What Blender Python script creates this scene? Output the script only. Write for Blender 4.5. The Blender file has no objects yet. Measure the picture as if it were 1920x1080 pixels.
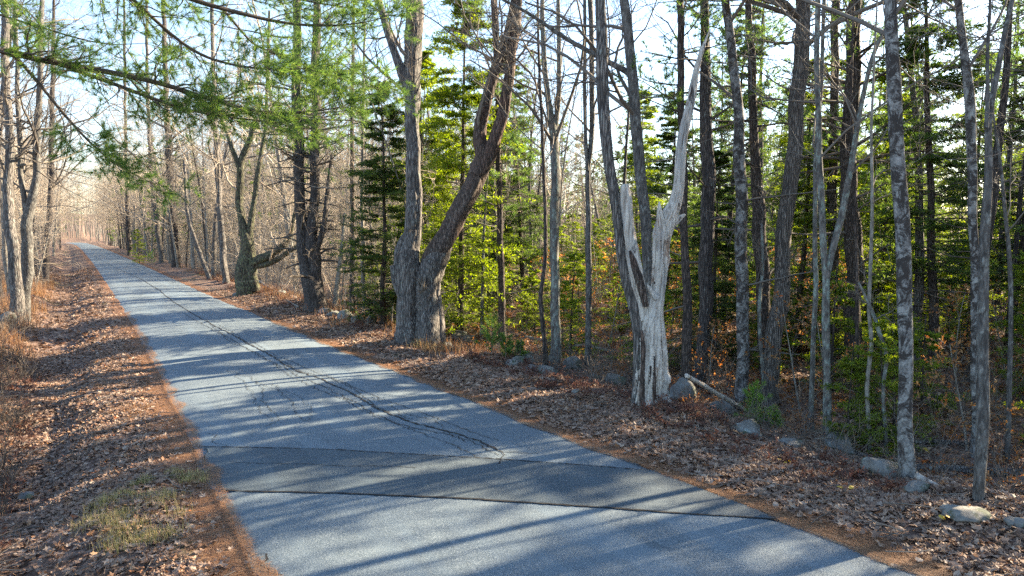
import bpy, math
import numpy as np
from math import radians as R

# ------------------------------------------------------------------ camera, sky, sun, exposure
sc = bpy.context.scene
COL = sc.collection
F_PX, H_CAM, VPX, VPY = 1320.0, 3.4, 135.0, 436.0
PITCH = math.atan((540 - VPY) / F_PX)
YAW = math.atan((960 - VPX) / F_PX * math.cos(PITCH))
cd = bpy.data.cameras.new("camera"); cam = bpy.data.objects.new("camera", cd); COL.objects.link(cam)
cd.sensor_width = 36.0; cd.lens = F_PX / 1920 * 36; cd.clip_start = 0.1; cd.clip_end = 3000
cam.location = (0, 0, H_CAM); cam.rotation_euler = (R(90) - PITCH, 0, -YAW)
sc.camera = cam

SUN_EL, SUN_AZ = R(27), R(91)            # azimuth clockwise from +Y
SUN = np.array([math.cos(SUN_EL) * math.sin(SUN_AZ), math.cos(SUN_EL) * math.cos(SUN_AZ), math.sin(SUN_EL)])
w = bpy.data.worlds.new("World"); sc.world = w; w.use_nodes = True
nt = w.node_tree; bg = nt.nodes["Background"]; sky = nt.nodes.new("ShaderNodeTexSky")
sky.sky_type = 'NISHITA'; sky.sun_disc = False; sky.sun_elevation = SUN_EL; sky.sun_rotation = SUN_AZ
sky.air_density = 1.0; sky.dust_density = 0.6; sky.ozone_density = 1.6
nt.links.new(sky.outputs[0], bg.inputs[0]); bg.inputs[1].default_value = 0.078
sl = bpy.data.lights.new("sun", 'SUN'); so = bpy.data.objects.new("sun", sl); COL.objects.link(so)
sl.energy = 5.0; sl.angle = R(0.55); sl.color = (1.0, 0.82, 0.58)
import mathutils
so.rotation_euler = mathutils.Vector(SUN).to_track_quat('Z', 'Y').to_euler(); so.location = (30, 0, 30)
sc.view_settings.view_transform = 'Standard'; sc.view_settings.look = 'None'
sc.view_settings.exposure = 2.72; sc.view_settings.gamma = 1.0
sc.cycles.max_bounces = 6; sc.cycles.diffuse_bounces = 3; sc.cycles.transmission_bounces = 3
sc.cycles.use_denoising = False

rng = np.random.default_rng(11)
U = lambda a, b, n=None: rng.uniform(a, b, n)

# ------------------------------------------------------------------ terrain and picture <-> place
def ray(u, v):
    a = (u - 960) / F_PX; b = -(v - 540) / F_PX
    cp, sp = math.cos(PITCH), math.sin(PITCH); c, s = math.cos(YAW), math.sin(YAW)
    d = np.array([a, cp + b * sp, -sp + b * cp])
    return np.array([d[0] * c + d[1] * s, -d[0] * s + d[1] * c, d[2]])
def P(u, v, d):
    return np.array([0, 0, H_CAM]) + ray(u, v) * d
# road edges (traced, metres): x at y
RY = np.array([-30, 3, 7, 9, 12, 19.5, 27, 40, 70, 107, 160, 220, 262, 300.])
RL = np.array([1.5, 1.5, 1.48, 1.5, 1.55, 1.72, 1.8, 1.88, 1.92, 1.85, 1.6, 0.9, -0.8, -4.0])
RR = np.array([7.1, 7.1, 7.0, 6.85, 6.8, 6.52, 6.45, 6.15, 6.15, 6.05, 5.8, 5.1, 3.9, 0.8])
xl = lambda y: np.interp(y, RY, RL); xr = lambda y: np.interp(y, RY, RR)
def vnoise(x, y, s=1.0, seed=0):
    r = np.random.default_rng(seed); t = r.random((64, 64))
    X = np.asarray(x, float) / s; Y = np.asarray(y, float) / s
    xi = np.floor(X).astype(int); yi = np.floor(Y).astype(int); fx = X - xi; fy = Y - yi
    fx = fx * fx * (3 - 2 * fx); fy = fy * fy * (3 - 2 * fy)
    g = lambda a, b: t[a % 64, b % 64]
    return (g(xi, yi) * (1 - fx) + g(xi + 1, yi) * fx) * (1 - fy) + (g(xi, yi + 1) * (1 - fx) + g(xi + 1, yi + 1) * fx) * fy - .5
def H(x, y):
    x = np.asarray(x, float); y = np.asarray(y, float)
    sr = x - xr(y); s_l = xl(y) - x
    hr = np.interp(sr, [-9, -.5, 0, .5, 1.3, 2.4, 3.0, 3.8, 5, 9, 30, 120], [-.05, -.05, -.015, -.01, .06, .13, .05, -.35, -.55, -.5, -.3, .6])
    hl = np.interp(s_l, [-9, -.5, 0, .6, 1.3, 2.1, 2.9, 3.8, 5, 9, 40, 120], [-.05, -.05, -.015, -.03, -.12, -.42, -.40, -.05, .15, .1, 0, .4])
    h = np.where(sr > 0, hr, np.where(s_l > 0, hl, -.05))
    m = np.clip(np.maximum(sr, s_l) - .3, 0, 2) / 2
    near = np.clip(np.maximum(sr, s_l), 0, .8)
    hol = np.exp(-((x - 11.0) / .75) ** 2 - ((y - 3.2) / 1.6) ** 2) * .55
    h = h - hol
    far = np.clip((np.hypot(x, y) - 275) * .06, 0, 16)
    return h + far + m * (.45 * vnoise(x, y, 3.1, 1) + .22 * vnoise(x, y, 1.1, 2)) + near * .10 * vnoise(x, y, .35, 3)
def G(u, v):
    r = ray(u, v); t = 2.0
    o = np.array([0, 0, H_CAM])
    while t < 400:
        p = o + r * t
        if p[2] <= H(p[0], p[1]): break
        t += .04 + t * .002
    return p, t            # t is camera depth
def GD(u, d):
    p = P(u, 500, d); p[2] = H(p[0], p[1]); return p

# ------------------------------------------------------------------ mesh accumulation
class MB:
    def __init__(s): s.v = []; s.q = []; s.t = []; s.n = 0; s.qm = []; s.tm = []
    def add(s, v, q=None, t=None, m=0):
        v = np.asarray(v, float).reshape(-1, 3)
        if q is not None and len(q): q = np.asarray(q).reshape(-1, 4); s.q.append(q + s.n); s.qm.append(np.full(len(q), m))
        if t is not None and len(t): t = np.asarray(t).reshape(-1, 3); s.t.append(t + s.n); s.tm.append(np.full(len(t), m))
        s.v.append(v); s.n += len(v)
    def mesh(s, name, mats, origin=(0, 0, 0), smooth=True):
        me = bpy.data.meshes.new(name)
        v = np.concatenate(s.v) - np.asarray(origin, float)
        q = np.concatenate(s.q) if s.q else np.zeros((0, 4), int)
        t = np.concatenate(s.t) if s.t else np.zeros((0, 3), int)
        me.vertices.add(len(v)); me.vertices.foreach_set("co", v.astype(np.float32).ravel())
        li = np.concatenate([q.ravel(), t.ravel()]).astype(np.int32)
        me.loops.add(len(li)); me.loops.foreach_set("vertex_index", li)
        nf = len(q) + len(t); me.polygons.add(nf)
        st = np.concatenate([np.arange(len(q)) * 4, len(q) * 4 + np.arange(len(t)) * 3]).astype(np.int32)
        me.polygons.foreach_set("loop_start", st)
        mi = np.concatenate((s.qm if s.q else []) + (s.tm if s.t else [])).astype(np.int32)
        me.polygons.foreach_set("material_index", mi)
        me.polygons.foreach_set("use_smooth", np.full(nf, smooth))
        for m in (mats if isinstance(mats, (list, tuple)) else [mats]): me.materials.append(m)
        me.update(); me.validate(); return me
def obj(name, mb, mats, parent=None, smooth=True, origin=None):
    o = bpy.data.objects.new(name, mb.mesh(name, mats, (0, 0, 0) if origin is None else origin, smooth))
    COL.objects.link(o)
    if parent is not None: o.parent = parent
    elif origin is not None: o.location = origin
    return o
def tag(o, label=None, cat=None, group=None, kind=None):
    if label: o['label'] = label
    if cat: o['category'] = cat
    if group: o['group'] = group
    if kind: o['kind'] = kind
    return o
def empty(name, loc, label=None, cat=None, group=None, rz=0):
    o = bpy.data.objects.new(name, None); COL.objects.link(o); o.location = loc; o.rotation_euler.z = rz
    o.empty_display_size = .3
    return tag(o, label, cat, group)

def nrm(a): return a / np.maximum(np.linalg.norm(a, axis=-1, keepdims=True), 1e-9)
def tubes(mb, paths, radii, sides, m=0, cap=False):
    """paths (N,K,3), radii (N,K)"""
    paths = np.asarray(paths, float); radii = np.asarray(radii, float)
    N, K, _ = paths.shape
    if N == 0: return
    T = np.gradient(paths, axis=1); T = nrm(T)
    ref = np.where(np.abs(T[:, :1, 2:3]) > .8, np.array([1., 0, 0]), np.array([0, 0, 1.]))
    A = nrm(np.cross(T, np.broadcast_to(ref, T.shape))); B = np.cross(T, A)
    th = np.arange(sides) / sides * 2 * np.pi
    c = np.cos(th)[None, None, :, None]; s = np.sin(th)[None, None, :, None]
    v = paths[:, :, None, :] + radii[:, :, None, None] * (A[:, :, None, :] * c + B[:, :, None, :] * s)
    idx = np.arange(N * K * sides).reshape(N, K, sides)
    a = idx[:, :-1, :]; b = np.roll(a, -1, 2); d = idx[:, 1:, :]; e = np.roll(d, -1, 2)
    mb.add(v.reshape(-1, 3), np.stack([a, b, e, d], -1).reshape(-1, 4), m=m)
def resample(path, rad, step):
    path = np.asarray(path, float); rad = np.asarray(rad, float)
    s = np.concatenate([[0], np.cumsum(np.linalg.norm(np.diff(path, axis=0), axis=1))])
    n = max(4, int(s[-1] / step)); t = np.linspace(0, s[-1], n)
    # smooth (Catmull-like) by blurred linear interpolation
    fine = np.stack([np.interp(t, s, path[:, i]) for i in range(3)], 1); r = np.interp(t, s, rad)
    k = max(1, int(.25 / step))
    for _ in range(3):
        for _ in range(k):
            fine[1:-1] = (fine[:-2] + 2 * fine[1:-1] + fine[2:]) / 4; r[1:-1] = (r[:-2] + 2 * r[1:-1] + r[2:]) / 4
    return fine, r
def trunk(mb, path, rad, sides=20, step=.12, ridge=.06, nr=9, flare=.5, m=0, seed=0, knots=.0, tip=False, grooves=0):
    """one bark-ridged stem with root flare"""
    p, r = resample(path, rad, step); K = len(p); g = np.random.default_rng(seed)
    sw = np.arange(K) * step
    for ax in (0, 1): p[:, ax] += r * ((.05 if ridge > .12 else .16) * np.sin(sw * g.uniform(1.2, 2.2) + g.uniform(0, 6)) + .08 * np.sin(sw * g.uniform(3, 5) + g.uniform(0, 6)))
    T = nrm(np.gradient(p, axis=0)); ref = np.array([1., .2, 0]); A = nrm(np.cross(T, ref)); B = np.cross(T, A)
    th = np.arange(sides) / sides * 2 * np.pi; s = np.arange(K) * step
    TH, S = np.meshgrid(th, s)
    mul = np.ones_like(TH)
    for j in range(4):
        n = int(g.integers(max(2, nr - 3), nr + 4)); ph = g.uniform(0, 6.3); f = g.uniform(.3, 1.6)
        mul += ridge * .5 * np.abs(np.sin(TH * n / 2 * 1.0 + ph + .8 * np.sin(S * f + g.uniform(0, 6)))) - ridge * .3
    for j in range(3):
        mul += .05 * np.sin(TH * g.integers(1, 4) + S * g.uniform(.4, 1.5) + g.uniform(0, 6))
    mul += ridge * .5 * (g.random(TH.shape) - .5)
    if flare:
        fl = flare * np.exp(-S / .28) * (1 + .45 * np.sin(TH * int(g.integers(4, 6)) + g.uniform(0, 6)))
        mul += fl
    if knots:
        for _ in range(int(knots * K * step) + 1):
            k0 = g.uniform(min(.5, K * step * .3), K * step); t0 = g.uniform(0, 6.28); a = g.uniform(.08, .3)
            dth = np.abs((TH - t0 + np.pi) % (2 * np.pi) - np.pi)
            mul += a * np.exp(-(dth / .5) ** 2 - ((S - k0) / .12) ** 2)
    for _ in range(grooves):
        t0 = g.uniform(0, 6.28); s0 = g.uniform(0, K * step * .8); sl_ = g.uniform(.25, .9); dth = np.abs((TH - t0 - .35 * np.sin(S * 2.1 + t0) + np.pi) % (2 * np.pi) - np.pi)
        mul -= g.uniform(.12, .4) * np.exp(-(dth / g.uniform(.08, .2)) ** 2) * np.exp(-((S - s0) / sl_) ** 4)
    v = p[:, None, :] + (r[:, None] * mul)[..., None] * (A[:, None, :] * np.cos(TH)[..., None] + B[:, None, :] * np.sin(TH)[..., None])
    idx = np.arange(K * sides).reshape(K, sides); a = idx[:-1]; b = np.roll(a, -1, 1); d = idx[1:]; e = np.roll(d, -1, 1)
    vv = v.reshape(-1, 3); q = np.stack([a, b, e, d], -1).reshape(-1, 4)
    c = np.array([p[-1] + T[-1] * r[-1] * .3]); top = idx[-1]
    tri = np.stack([top, np.roll(top, -1), np.full(sides, K * sides)], -1)
    mb.add(np.concatenate([vv, c]), q, tri, m)
    return p, r
def spawn(par, rad, n, t0, t1, lmin, lmax, ang, k=5, wander=.12, lift=0., rr=.55, flat=False, tw=0., rel=True, rmin=.003, shape=None, endr=.3):
    par = np.asarray(par, float); N, K, _ = par.shape
    t = U(t0, t1, (N, n)); t.sort(1)
    x = t * (K - 1); i = np.clip(x.astype(int), 0, K - 2); f = (x - i)[..., None]
    ar = np.arange(N)[:, None]
    pos = par[ar, i] * (1 - f) + par[ar, i + 1] * f; T = nrm(par[ar, i + 1] - par[ar, i])
    r = rad[ar, i] * (1 - f[..., 0]) + rad[ar, i + 1] * f[..., 0]
    L = np.linalg.norm(np.diff(par, axis=1), axis=2).sum(1)[:, None]
    ln = U(lmin, lmax, (N, n)) * (L if rel else 1.0)
    if shape is not None: ln = ln * shape(t)
    rv = rng.normal(size=(N, n, 3))
    if flat: rv[..., 2] *= .15
    perp = rv - (rv * T).sum(-1, keepdims=True) * T; perp = nrm(perp)
    if flat:
        sd = nrm(np.cross(T, np.array([0, 0, 1.]))) * np.where(rng.random((N, n, 1)) < .5, -1, 1)
        perp = nrm(sd + perp * .25)
    a = np.radians(U(ang[0], ang[1], (N, n)))[..., None]
    D = nrm(np.cos(a) * T + np.sin(a) * perp)
    M = N * n; pos = pos.reshape(M, 3); D = D.reshape(M, 3); ln = ln.reshape(M); r0 = np.maximum(r.reshape(M) * rr, rmin)
    out = np.zeros((M, k, 3)); out[:, 0] = pos
    for j in range(1, k):
        D = nrm(D + rng.normal(size=(M, 3)) * wander + np.array([0, 0, lift]))
        out[:, j] = out[:, j - 1] + D * (ln / (k - 1))[:, None]
    rads = r0[:, None] * np.linspace(1, endr, k)[None]
    return out, np.maximum(rads, rmin * .5)
def along(par, m, t0=0., t1=1.):
    N, K, _ = par.shape; t = U(t0, t1, (N, m)); x = t * (K - 1); i = np.clip(x.astype(int), 0, K - 2); f = (x - i)[..., None]
    ar = np.arange(N)[:, None]
    return (par[ar, i] * (1 - f) + par[ar, i + 1] * f).reshape(-1, 3), nrm(par[ar, i + 1] - par[ar, i]).reshape(-1, 3)
def leaves(mb, pos, D, L, W, nj=.5, spread=50, m=0, horiz=True):
    """kite shaped leaf quads leaving pos at an angle to D"""
    N = len(pos); up = nrm(np.array([0, 0, 1.]) + rng.normal(size=(N, 3)) * nj) if horiz else nrm(rng.normal(size=(N, 3)))
    side = nrm(np.cross(D, up)) * np.where(rng.random((N, 1)) < .5, -1, 1)
    a = np.radians(U(spread * .5, spread * 1.3, N))[:, None]
    d = nrm(D * np.cos(a) + side * np.sin(a) + rng.normal(size=(N, 3)) * .12)
    s = nrm(np.cross(d, up)); l = (L * U(.6, 1.3, N))[:, None]; wd = (W * U(.6, 1.3, N))[:, None]
    v = np.stack([pos, pos + d * l * .5 + s * wd * .5, pos + d * l, pos + d * l * .5 - s * wd * .5], 1)
    mb.add(v.reshape(-1, 3), np.arange(N * 4).reshape(N, 4), m=m)
def needles(mb, pos, D, n, L, W, spread=.55, m=0):
    N = len(pos); pos = np.repeat(pos, n, 0); D = np.repeat(D, n, 0)
    d = nrm(D + rng.normal(size=D.shape) * spread); s = nrm(np.cross(d, rng.normal(size=D.shape)))
    l = (L * U(.6, 1.2, len(d)))[:, None]
    v = np.stack([pos - s * W / 2, pos + s * W / 2, pos + d * l], 1)
    mb.add(v.reshape(-1, 3), t=np.arange(len(d) * 3).reshape(-1, 3), m=m)
def inst(mb, pv, pf, pos, Rm, s, m=0):
    """scatter a small prototype (quads or tris)"""
    pv = np.asarray(pv, float); pf = np.asarray(pf); N = len(pos)
    v = np.einsum('nij,kj->nki', Rm, pv) * np.asarray(s)[:, None, None] + pos[:, None, :]
    f = (pf[None] + (np.arange(N) * len(pv))[:, None, None]).reshape(-1, pf.shape[1])
    mb.add(v.reshape(-1, 3), q=f if pf.shape[1] == 4 else None, t=f if pf.shape[1] == 3 else None, m=m)
def rots(N, tilt):
    """random yaw and a tilt"""
    z = U(0, 6.283, N); ax = U(0, 6.283, N); t = rng.normal(size=N) * tilt
    cz, sz = np.cos(z), np.sin(z); Z = np.zeros((N, 3, 3)); Z[:, 0, 0] = cz; Z[:, 0, 1] = -sz; Z[:, 1, 0] = sz; Z[:, 1, 1] = cz; Z[:, 2, 2] = 1
    k = np.stack([np.cos(ax), np.sin(ax), np.zeros(N)], 1); Kx = np.zeros((N, 3, 3))
    Kx[:, 0, 2] = k[:, 1]; Kx[:, 1, 2] = -k[:, 0]; Kx[:, 2, 0] = -k[:, 1]; Kx[:, 2, 1] = k[:, 0]
    Rr = np.eye(3)[None] + np.sin(t)[:, None, None] * Kx + (1 - np.cos(t))[:, None, None] * (Kx @ Kx)
    return Rr @ Z

# ------------------------------------------------------------------ materials
class NT:
    def __init__(s, name):
        s.m = bpy.data.materials.new(name); s.m.use_nodes = True; s.t = s.m.node_tree; s.b = s.t.nodes["Principled BSDF"]
        s.out = s.t.nodes["Material Output"]; s.b.inputs["Roughness"].default_value = .85
        s.b.inputs["Specular IOR Level"].default_value = .3
    def n(s, ty, **kw):
        x = s.t.nodes.new(ty)
        for k, v in kw.items(): setattr(x, k, v)
        return x
    def l(s, a, b): s.t.links.new(a, b)
    def co(s, sc=(1, 1, 1), src="Object"):
        c = s.n("ShaderNodeTexCoord"); m = s.n("ShaderNodeMapping"); m.inputs["Scale"].default_value = sc; s.l(c.outputs[src], m.inputs[0]); return m.outputs[0]
    def noise(s, vec, scale, det=4, rough=.6, dist=0):
        x = s.n("ShaderNodeTexNoise"); s.l(vec, x.inputs["Vector"]); x.inputs["Scale"].default_value = scale; x.inputs["Detail"].default_value = det
        x.inputs["Roughness"].default_value = rough; x.inputs["Distortion"].default_value = dist; return x.outputs["Fac"]
    def ramp(s, fac, stops, interp='LINEAR'):
        x = s.n("ShaderNodeValToRGB"); x.color_ramp.interpolation = interp; e = x.color_ramp.elements
        while len(e) < len(stops): e.new(.5)
        for i, (p, c) in enumerate(stops): e[i].position = p; e[i].color = (*c, 1) if not isinstance(c, (int, float)) else (c, c, c, 1)
        s.l(fac, x.inputs[0]); return x.outputs[0]
    def mix(s, f, a, b, mode='MIX'):
        x = s.n("ShaderNodeMix", data_type='RGBA', blend_type=mode)
        if isinstance(f, (int, float)): x.inputs[0].default_value = f
        else: s.l(f, x.inputs[0])
        for i, c in ((6, a), (7, b)):
            if isinstance(c, tuple): x.inputs[i].default_value = (*c, 1)
            else: s.l(c, x.inputs[i])
        return x.outputs[2]
    def math(s, op, a, b=0.):
        x = s.n("ShaderNodeMath", operation=op)
        for i, c in ((0, a), (1, b)):
            if isinstance(c, (int, float)): x.inputs[i].default_value = c
            else: s.l(c, x.inputs[i])
        return x.outputs[0]
    def bump(s, h, st=.5, dist=.02):
        x = s.n("ShaderNodeBump"); x.inputs["Strength"].default_value = st; x.inputs["Distance"].default_value = dist; s.l(h, x.inputs["Height"]); s.l(x.outputs[0], s.b.inputs["Normal"])
    def col(s, c): s.l(c, s.b.inputs["Base Color"])

def bark(name, dark, light, lichen=None, lam=.5, zs=.22, sc=14, blotch=None, bst=.9, bd=.03, warm=None, ck=.85):
    light = tuple(x * .85 for x in light); dark = tuple(x * .75 for x in dark)
    M = NT(name); v = M.co((1, 1, zs)); f = M.noise(v, sc, 6, .7, .6)
    vo = M.n("ShaderNodeTexVoronoi", feature='DISTANCE_TO_EDGE'); M.l(v, vo.inputs["Vector"]); vo.inputs["Scale"].default_value = sc * 1.1
    crack = M.ramp(vo.outputs["Distance"], [(0.02, 0.), (.22, 1.)])
    c = M.ramp(f, [(.36, dark), (.64, light)])
    iso = M.co((1, 1, .45))
    if warm: c = M.mix(M.ramp(M.noise(iso, 1.3, 3), [(.45, 0.), (.6, .8)]), c, warm)
    if lichen:
        lf = M.ramp(M.noise(iso, 11, 6, .75), [(.62 - lam * .2, 0.), (.72 - lam * .2, 1.)])
        lc = M.mix(M.noise(iso, 30, 3), lichen, tuple(x * .45 for x in lichen)); c = M.mix(M.math('MULTIPLY', lf, .7), c, lc)
    if blotch: c = M.mix(M.ramp(M.noise(M.co((1, 1, .9)), 3.6, 9, .85, .9), [(.47, 0.), (.52, 1.)]), c, blotch)
    c = M.mix(M.math('MULTIPLY', M.math('SUBTRACT', 1., crack), ck), c, tuple(x * .4 for x in dark))
    M.col(c); h = M.math('ADD', M.math('MULTIPLY', crack, .8 * ck), f); M.bump(h, bst, bd); return M.m
B = {}
LG = (.38, .44, .40)
B['maple'] = bark('bark_maple', (.085, .075, .07), (.33, .30, .27), LG, .4, zs=.09, sc=20)
B['maple_brown'] = bark('bark_maple_brown', (.07, .052, .042), (.24, .185, .15), LG, .15, warm=(.17, .105, .08), zs=.10, sc=18)
B['pine'] = bark('bark_pine', (.05, .042, .04), (.17, .145, .13), LG, .2, sc=20, zs=.12)
B['pine_grey'] = bark('bark_pine_grey', (.07, .065, .063), (.21, .20, .19), LG, .25, sc=20, zs=.3)
B['oak'] = bark('bark_oak', (.075, .065, .058), (.30, .265, .23), (.34, .36, .32), .3, sc=24, zs=.09)
B['lichen'] = bark('bark_lichened', (.07, .065, .058), (.22, .205, .185), (.38, .48, .42), .6, sc=12, zs=.4, bst=.5, ck=.3)
B['ash'] = bark('bark_dappled', (.055, .05, .045), (.19, .18, .165), (.44, .46, .42), .45, sc=16, zs=.3, ck=.4)
B['birch'] = bark('bark_blotched', (.10, .095, .09), (.36, .36, .345), (.42, .44, .41), .45, sc=11, zs=.9, blotch=(.035, .03, .027), bst=.4, ck=.12)
B['moss'] = bark('bark_mossy', (.05, .045, .035), (.20, .18, .13), (.26, .30, .14), .7)
B['pole'] = bark('bark_pole', (.13, .115, .095), (.36, .33, .28), (.42, .45, .40), .5, sc=11, zs=.4, bst=.4, ck=.25)
B['spruce'] = bark('bark_spruce', (.055, .043, .036), (.17, .135, .115), None, sc=16)
def dead_mat():
    M = NT('weathered_wood'); v = M.co((1, 1, .06)); f = M.noise(v, 20, 7, .72, .4); g = M.noise(M.co((1, 1, .25)), 3.6, 6, .7, 1.2)
    c = M.ramp(f, [(.30, (.07, .055, .045)), (.40, (.30, .265, .225)), (.52, (.52, .48, .42)), (.72, (.68, .64, .57))])
    c = M.mix(M.ramp(g, [(.54, 0.), (.62, .85)]), c, M.ramp(f, [(.35, (.06, .03, .02)), (.65, (.30, .17, .10))])); c = M.mix(M.ramp(M.noise(M.co((1, 1, .13)), 7, 4, .7, .8), [(.61, 0.), (.64, 1.)]), c, (.035, .025, .02))
    c = M.mix(M.ramp(M.noise(M.co((1, 1, .5)), 2.2, 4, .6), [(.50, 0.), (.62, .6)]), c, (.27, .28, .28))
    M.col(c); M.bump(f, 1., .04); return M.m
B['dead'] = dead_mat()
def twigm(name, c1, c2):
    M = NT(name); g = M.n("ShaderNodeNewGeometry"); M.col(M.ramp(g.outputs["Random Per Island"], [(0, c1), (1, c2)])); return M.m
TW = twigm('twig_bark', (.065, .056, .048), (.17, .15, .125)); TWP = twigm('sunlit_tone_twig_bark', (.26, .21, .155), (.52, .44, .34)); TWD = twigm('dark_twig_bark', (.045, .037, .03), (.12, .10, .08))  # TWP: cream tone of sunlit twigs painted into the bark colour
def leafm(name, cols, trans=.5, rough=.6, orand=.0):
    M = NT(name); g = M.n("ShaderNodeNewGeometry"); n = len(cols)
    c = M.ramp(g.outputs["Random Per Island"], [(i / max(1, n - 1), k) for i, k in enumerate(cols)])
    if orand:
        oi = M.n("ShaderNodeObjectInfo"); hs = M.n("ShaderNodeHueSaturation"); M.l(c, hs.inputs["Color"])
        M.l(M.math('ADD', M.math('MULTIPLY', oi.outputs["Random"], orand), 1 - orand * .5), hs.inputs["Value"]); c = hs.outputs[0]
    M.col(c); M.b.inputs["Roughness"].default_value = rough
    if trans:
        tr = M.n("ShaderNodeBsdfTranslucent"); sat = M.n("ShaderNodeHueSaturation"); sat.inputs["Saturation"].default_value = 1.15; sat.inputs["Value"].default_value = 1.5
        M.l(c, sat.inputs["Color"]); M.l(sat.outputs[0], tr.inputs[0]); mx = M.n("ShaderNodeMixShader"); mx.inputs[0].default_value = trans
        M.l(M.b.outputs[0], mx.inputs[1]); M.l(tr.outputs[0], mx.inputs[2]); M.l(mx.outputs[0], M.out.inputs[0])
    return M.m
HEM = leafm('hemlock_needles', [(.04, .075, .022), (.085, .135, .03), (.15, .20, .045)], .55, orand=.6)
HEMY = leafm('sunny_hemlock_needles', [(.09, .14, .02), (.17, .225, .03), (.27, .31, .05)], .6, orand=.3)  # lit copy of the hemlock needles, sunlight put into the yellow green
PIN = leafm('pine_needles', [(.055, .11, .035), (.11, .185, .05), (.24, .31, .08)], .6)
BEE = leafm('beech_leaves', [(.28, .10, .04), (.38, .19, .07), (.34, .23, .12)], .5)
LIT = leafm('litter_leaves', [(.085, .05, .035), (.19, .125, .09), (.27, .195, .145), (.18, .095, .055), (.37, .29, .225), (.26, .125, .06)], .15)
LITW = leafm('orange_litter_leaves', [(.30, .09, .03), (.42, .22, .10), (.45, .33, .22), (.38, .16, .05)], .25)
NEED = leafm('fallen_needles', [(.15, .075, .04), (.25, .13, .065), (.36, .22, .12)], .1)
FERN = leafm('dead_fern_fronds', [(.07, .035, .026), (.15, .07, .048), (.11, .058, .042)], .25)
GRASSG = leafm('green_grass_blades', [(.12, .14, .04), (.26, .24, .09), (.42, .34, .18), (.36, .27, .15)], .35)
GRASSB = leafm('dry_grass_blades', [(.16, .075, .04), (.28, .15, .075), (.36, .24, .13)], .3)
YEL = leafm('yellow_leaves', [(.5, .34, .03), (.55, .40, .08)], .3)

def ground_mat():
    M = NT('forest_floor_litter'); v = M.co((1, 1, 1)); vo = M.n("ShaderNodeTexVoronoi"); M.l(v, vo.inputs["Vector"]); vo.inputs["Scale"].default_value = 13; vo.inputs["Randomness"].default_value = 1
    sep = M.n("ShaderNodeSeparateColor"); M.l(vo.outputs["Color"], sep.inputs[0])
    c = M.ramp(sep.outputs[0], [(0, (.06, .035, .025)), (.35, (.15, .09, .065)), (.7, (.22, .145, .11)), (1, (.28, .20, .16))])
    c = M.mix(M.ramp(M.noise(v, .9, 4), [(.35, 0.), (.65, .55)]), c, (.07, .05, .035))
    c = M.mix(M.ramp(M.noise(v, .35, 3), [(.58, 0.), (.68, .6)]), c, (.085, .10, .035))
    at = M.n("ShaderNodeAttribute", attribute_name="edge"); nf = M.noise(v, 40, 4, .7, 1.5)
    nc = M.ramp(nf, [(.3, (.07, .035, .022)), (.55, (.18, .092, .05)), (.75, (.30, .175, .10))])
    e = M.ramp(M.math('ADD', at.outputs["Fac"], M.math('MULTIPLY', M.math('SUBTRACT', M.noise(v, 3.5, 6, .7), .5), 1.9)), [(.42, 0.), (.58, 1.)])
    M.col(M.mix(e, c, nc)); M.b.inputs["Roughness"].default_value = .95
    M.bump(M.math('ADD', vo.outputs["Distance"], M.math('MULTIPLY', nf, .8)), .8, .04); return M.m
def road_mat(name, base, agg):
    M = NT(name); v = M.co((1, 1, 1)); f = M.noise(v, 58, 4, .9); big = M.noise(M.co((1, .35, 1)), .8, 4)
    c = M.ramp(f, [(.3, tuple(x * .45 for x in base)), (.5, base), (.72, agg)]); c = M.mix(M.ramp(big, [(.3, 0.), (.7, .35)]), c, tuple(x * .72 for x in base))
    sp = M.noise(v, 9, 5, .7); c = M.mix(M.ramp(sp, [(.58, 0.), (.75, .5)]), c, tuple(x * 1.6 for x in base)); st = M.noise(M.co((1, .5, 1)), 2.3, 6, .75, .6); c = M.mix(M.ramp(st, [(.58, 0.), (.66, .45)]), c, tuple(x * .5 for x in base)); c = M.mix(M.ramp(M.noise(M.co((1, .12, 1)), 1.1, 3), [(.5, 0.), (.62, .35)]), c, tuple(x * 1.7 for x in base))
    M.col(c); M.b.inputs["Roughness"].default_value = .78; M.b.inputs["Specular IOR Level"].default_value = .35; M.bump(f, .55, .008); return M.m
ROAD = road_mat('worn_asphalt', (.090, .122, .145), (.35, .39, .40)); PATCH = road_mat('newer_asphalt', (.047, .067, .081), (.20, .235, .25))
TAR = NT('crack_dark'); TAR.b.inputs["Base Color"].default_value = (.018, .017, .016, 1); TAR = TAR.m
def rock_mat():
    M = NT('lichened_granite'); v = M.co(); a = M.noise(v, 6, 6, .7); c = M.ramp(a, [(.3, (.08, .08, .075)), (.7, (.25, .245, .225))])
    c = M.mix(M.ramp(M.noise(v, 3.5, 5, .7), [(.53, 0.), (.6, .7)]), c, (.27, .32, .30)); c = M.mix(M.ramp(M.noise(v, 2.6, 5, .7), [(.5, 0.), (.58, .85)]), c, (.045, .055, .025))
    M.col(c); M.bump(M.noise(v, 18, 5, .7), .6, .03); return M.m
ROCK = rock_mat()
GRND = ground_mat()

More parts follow.
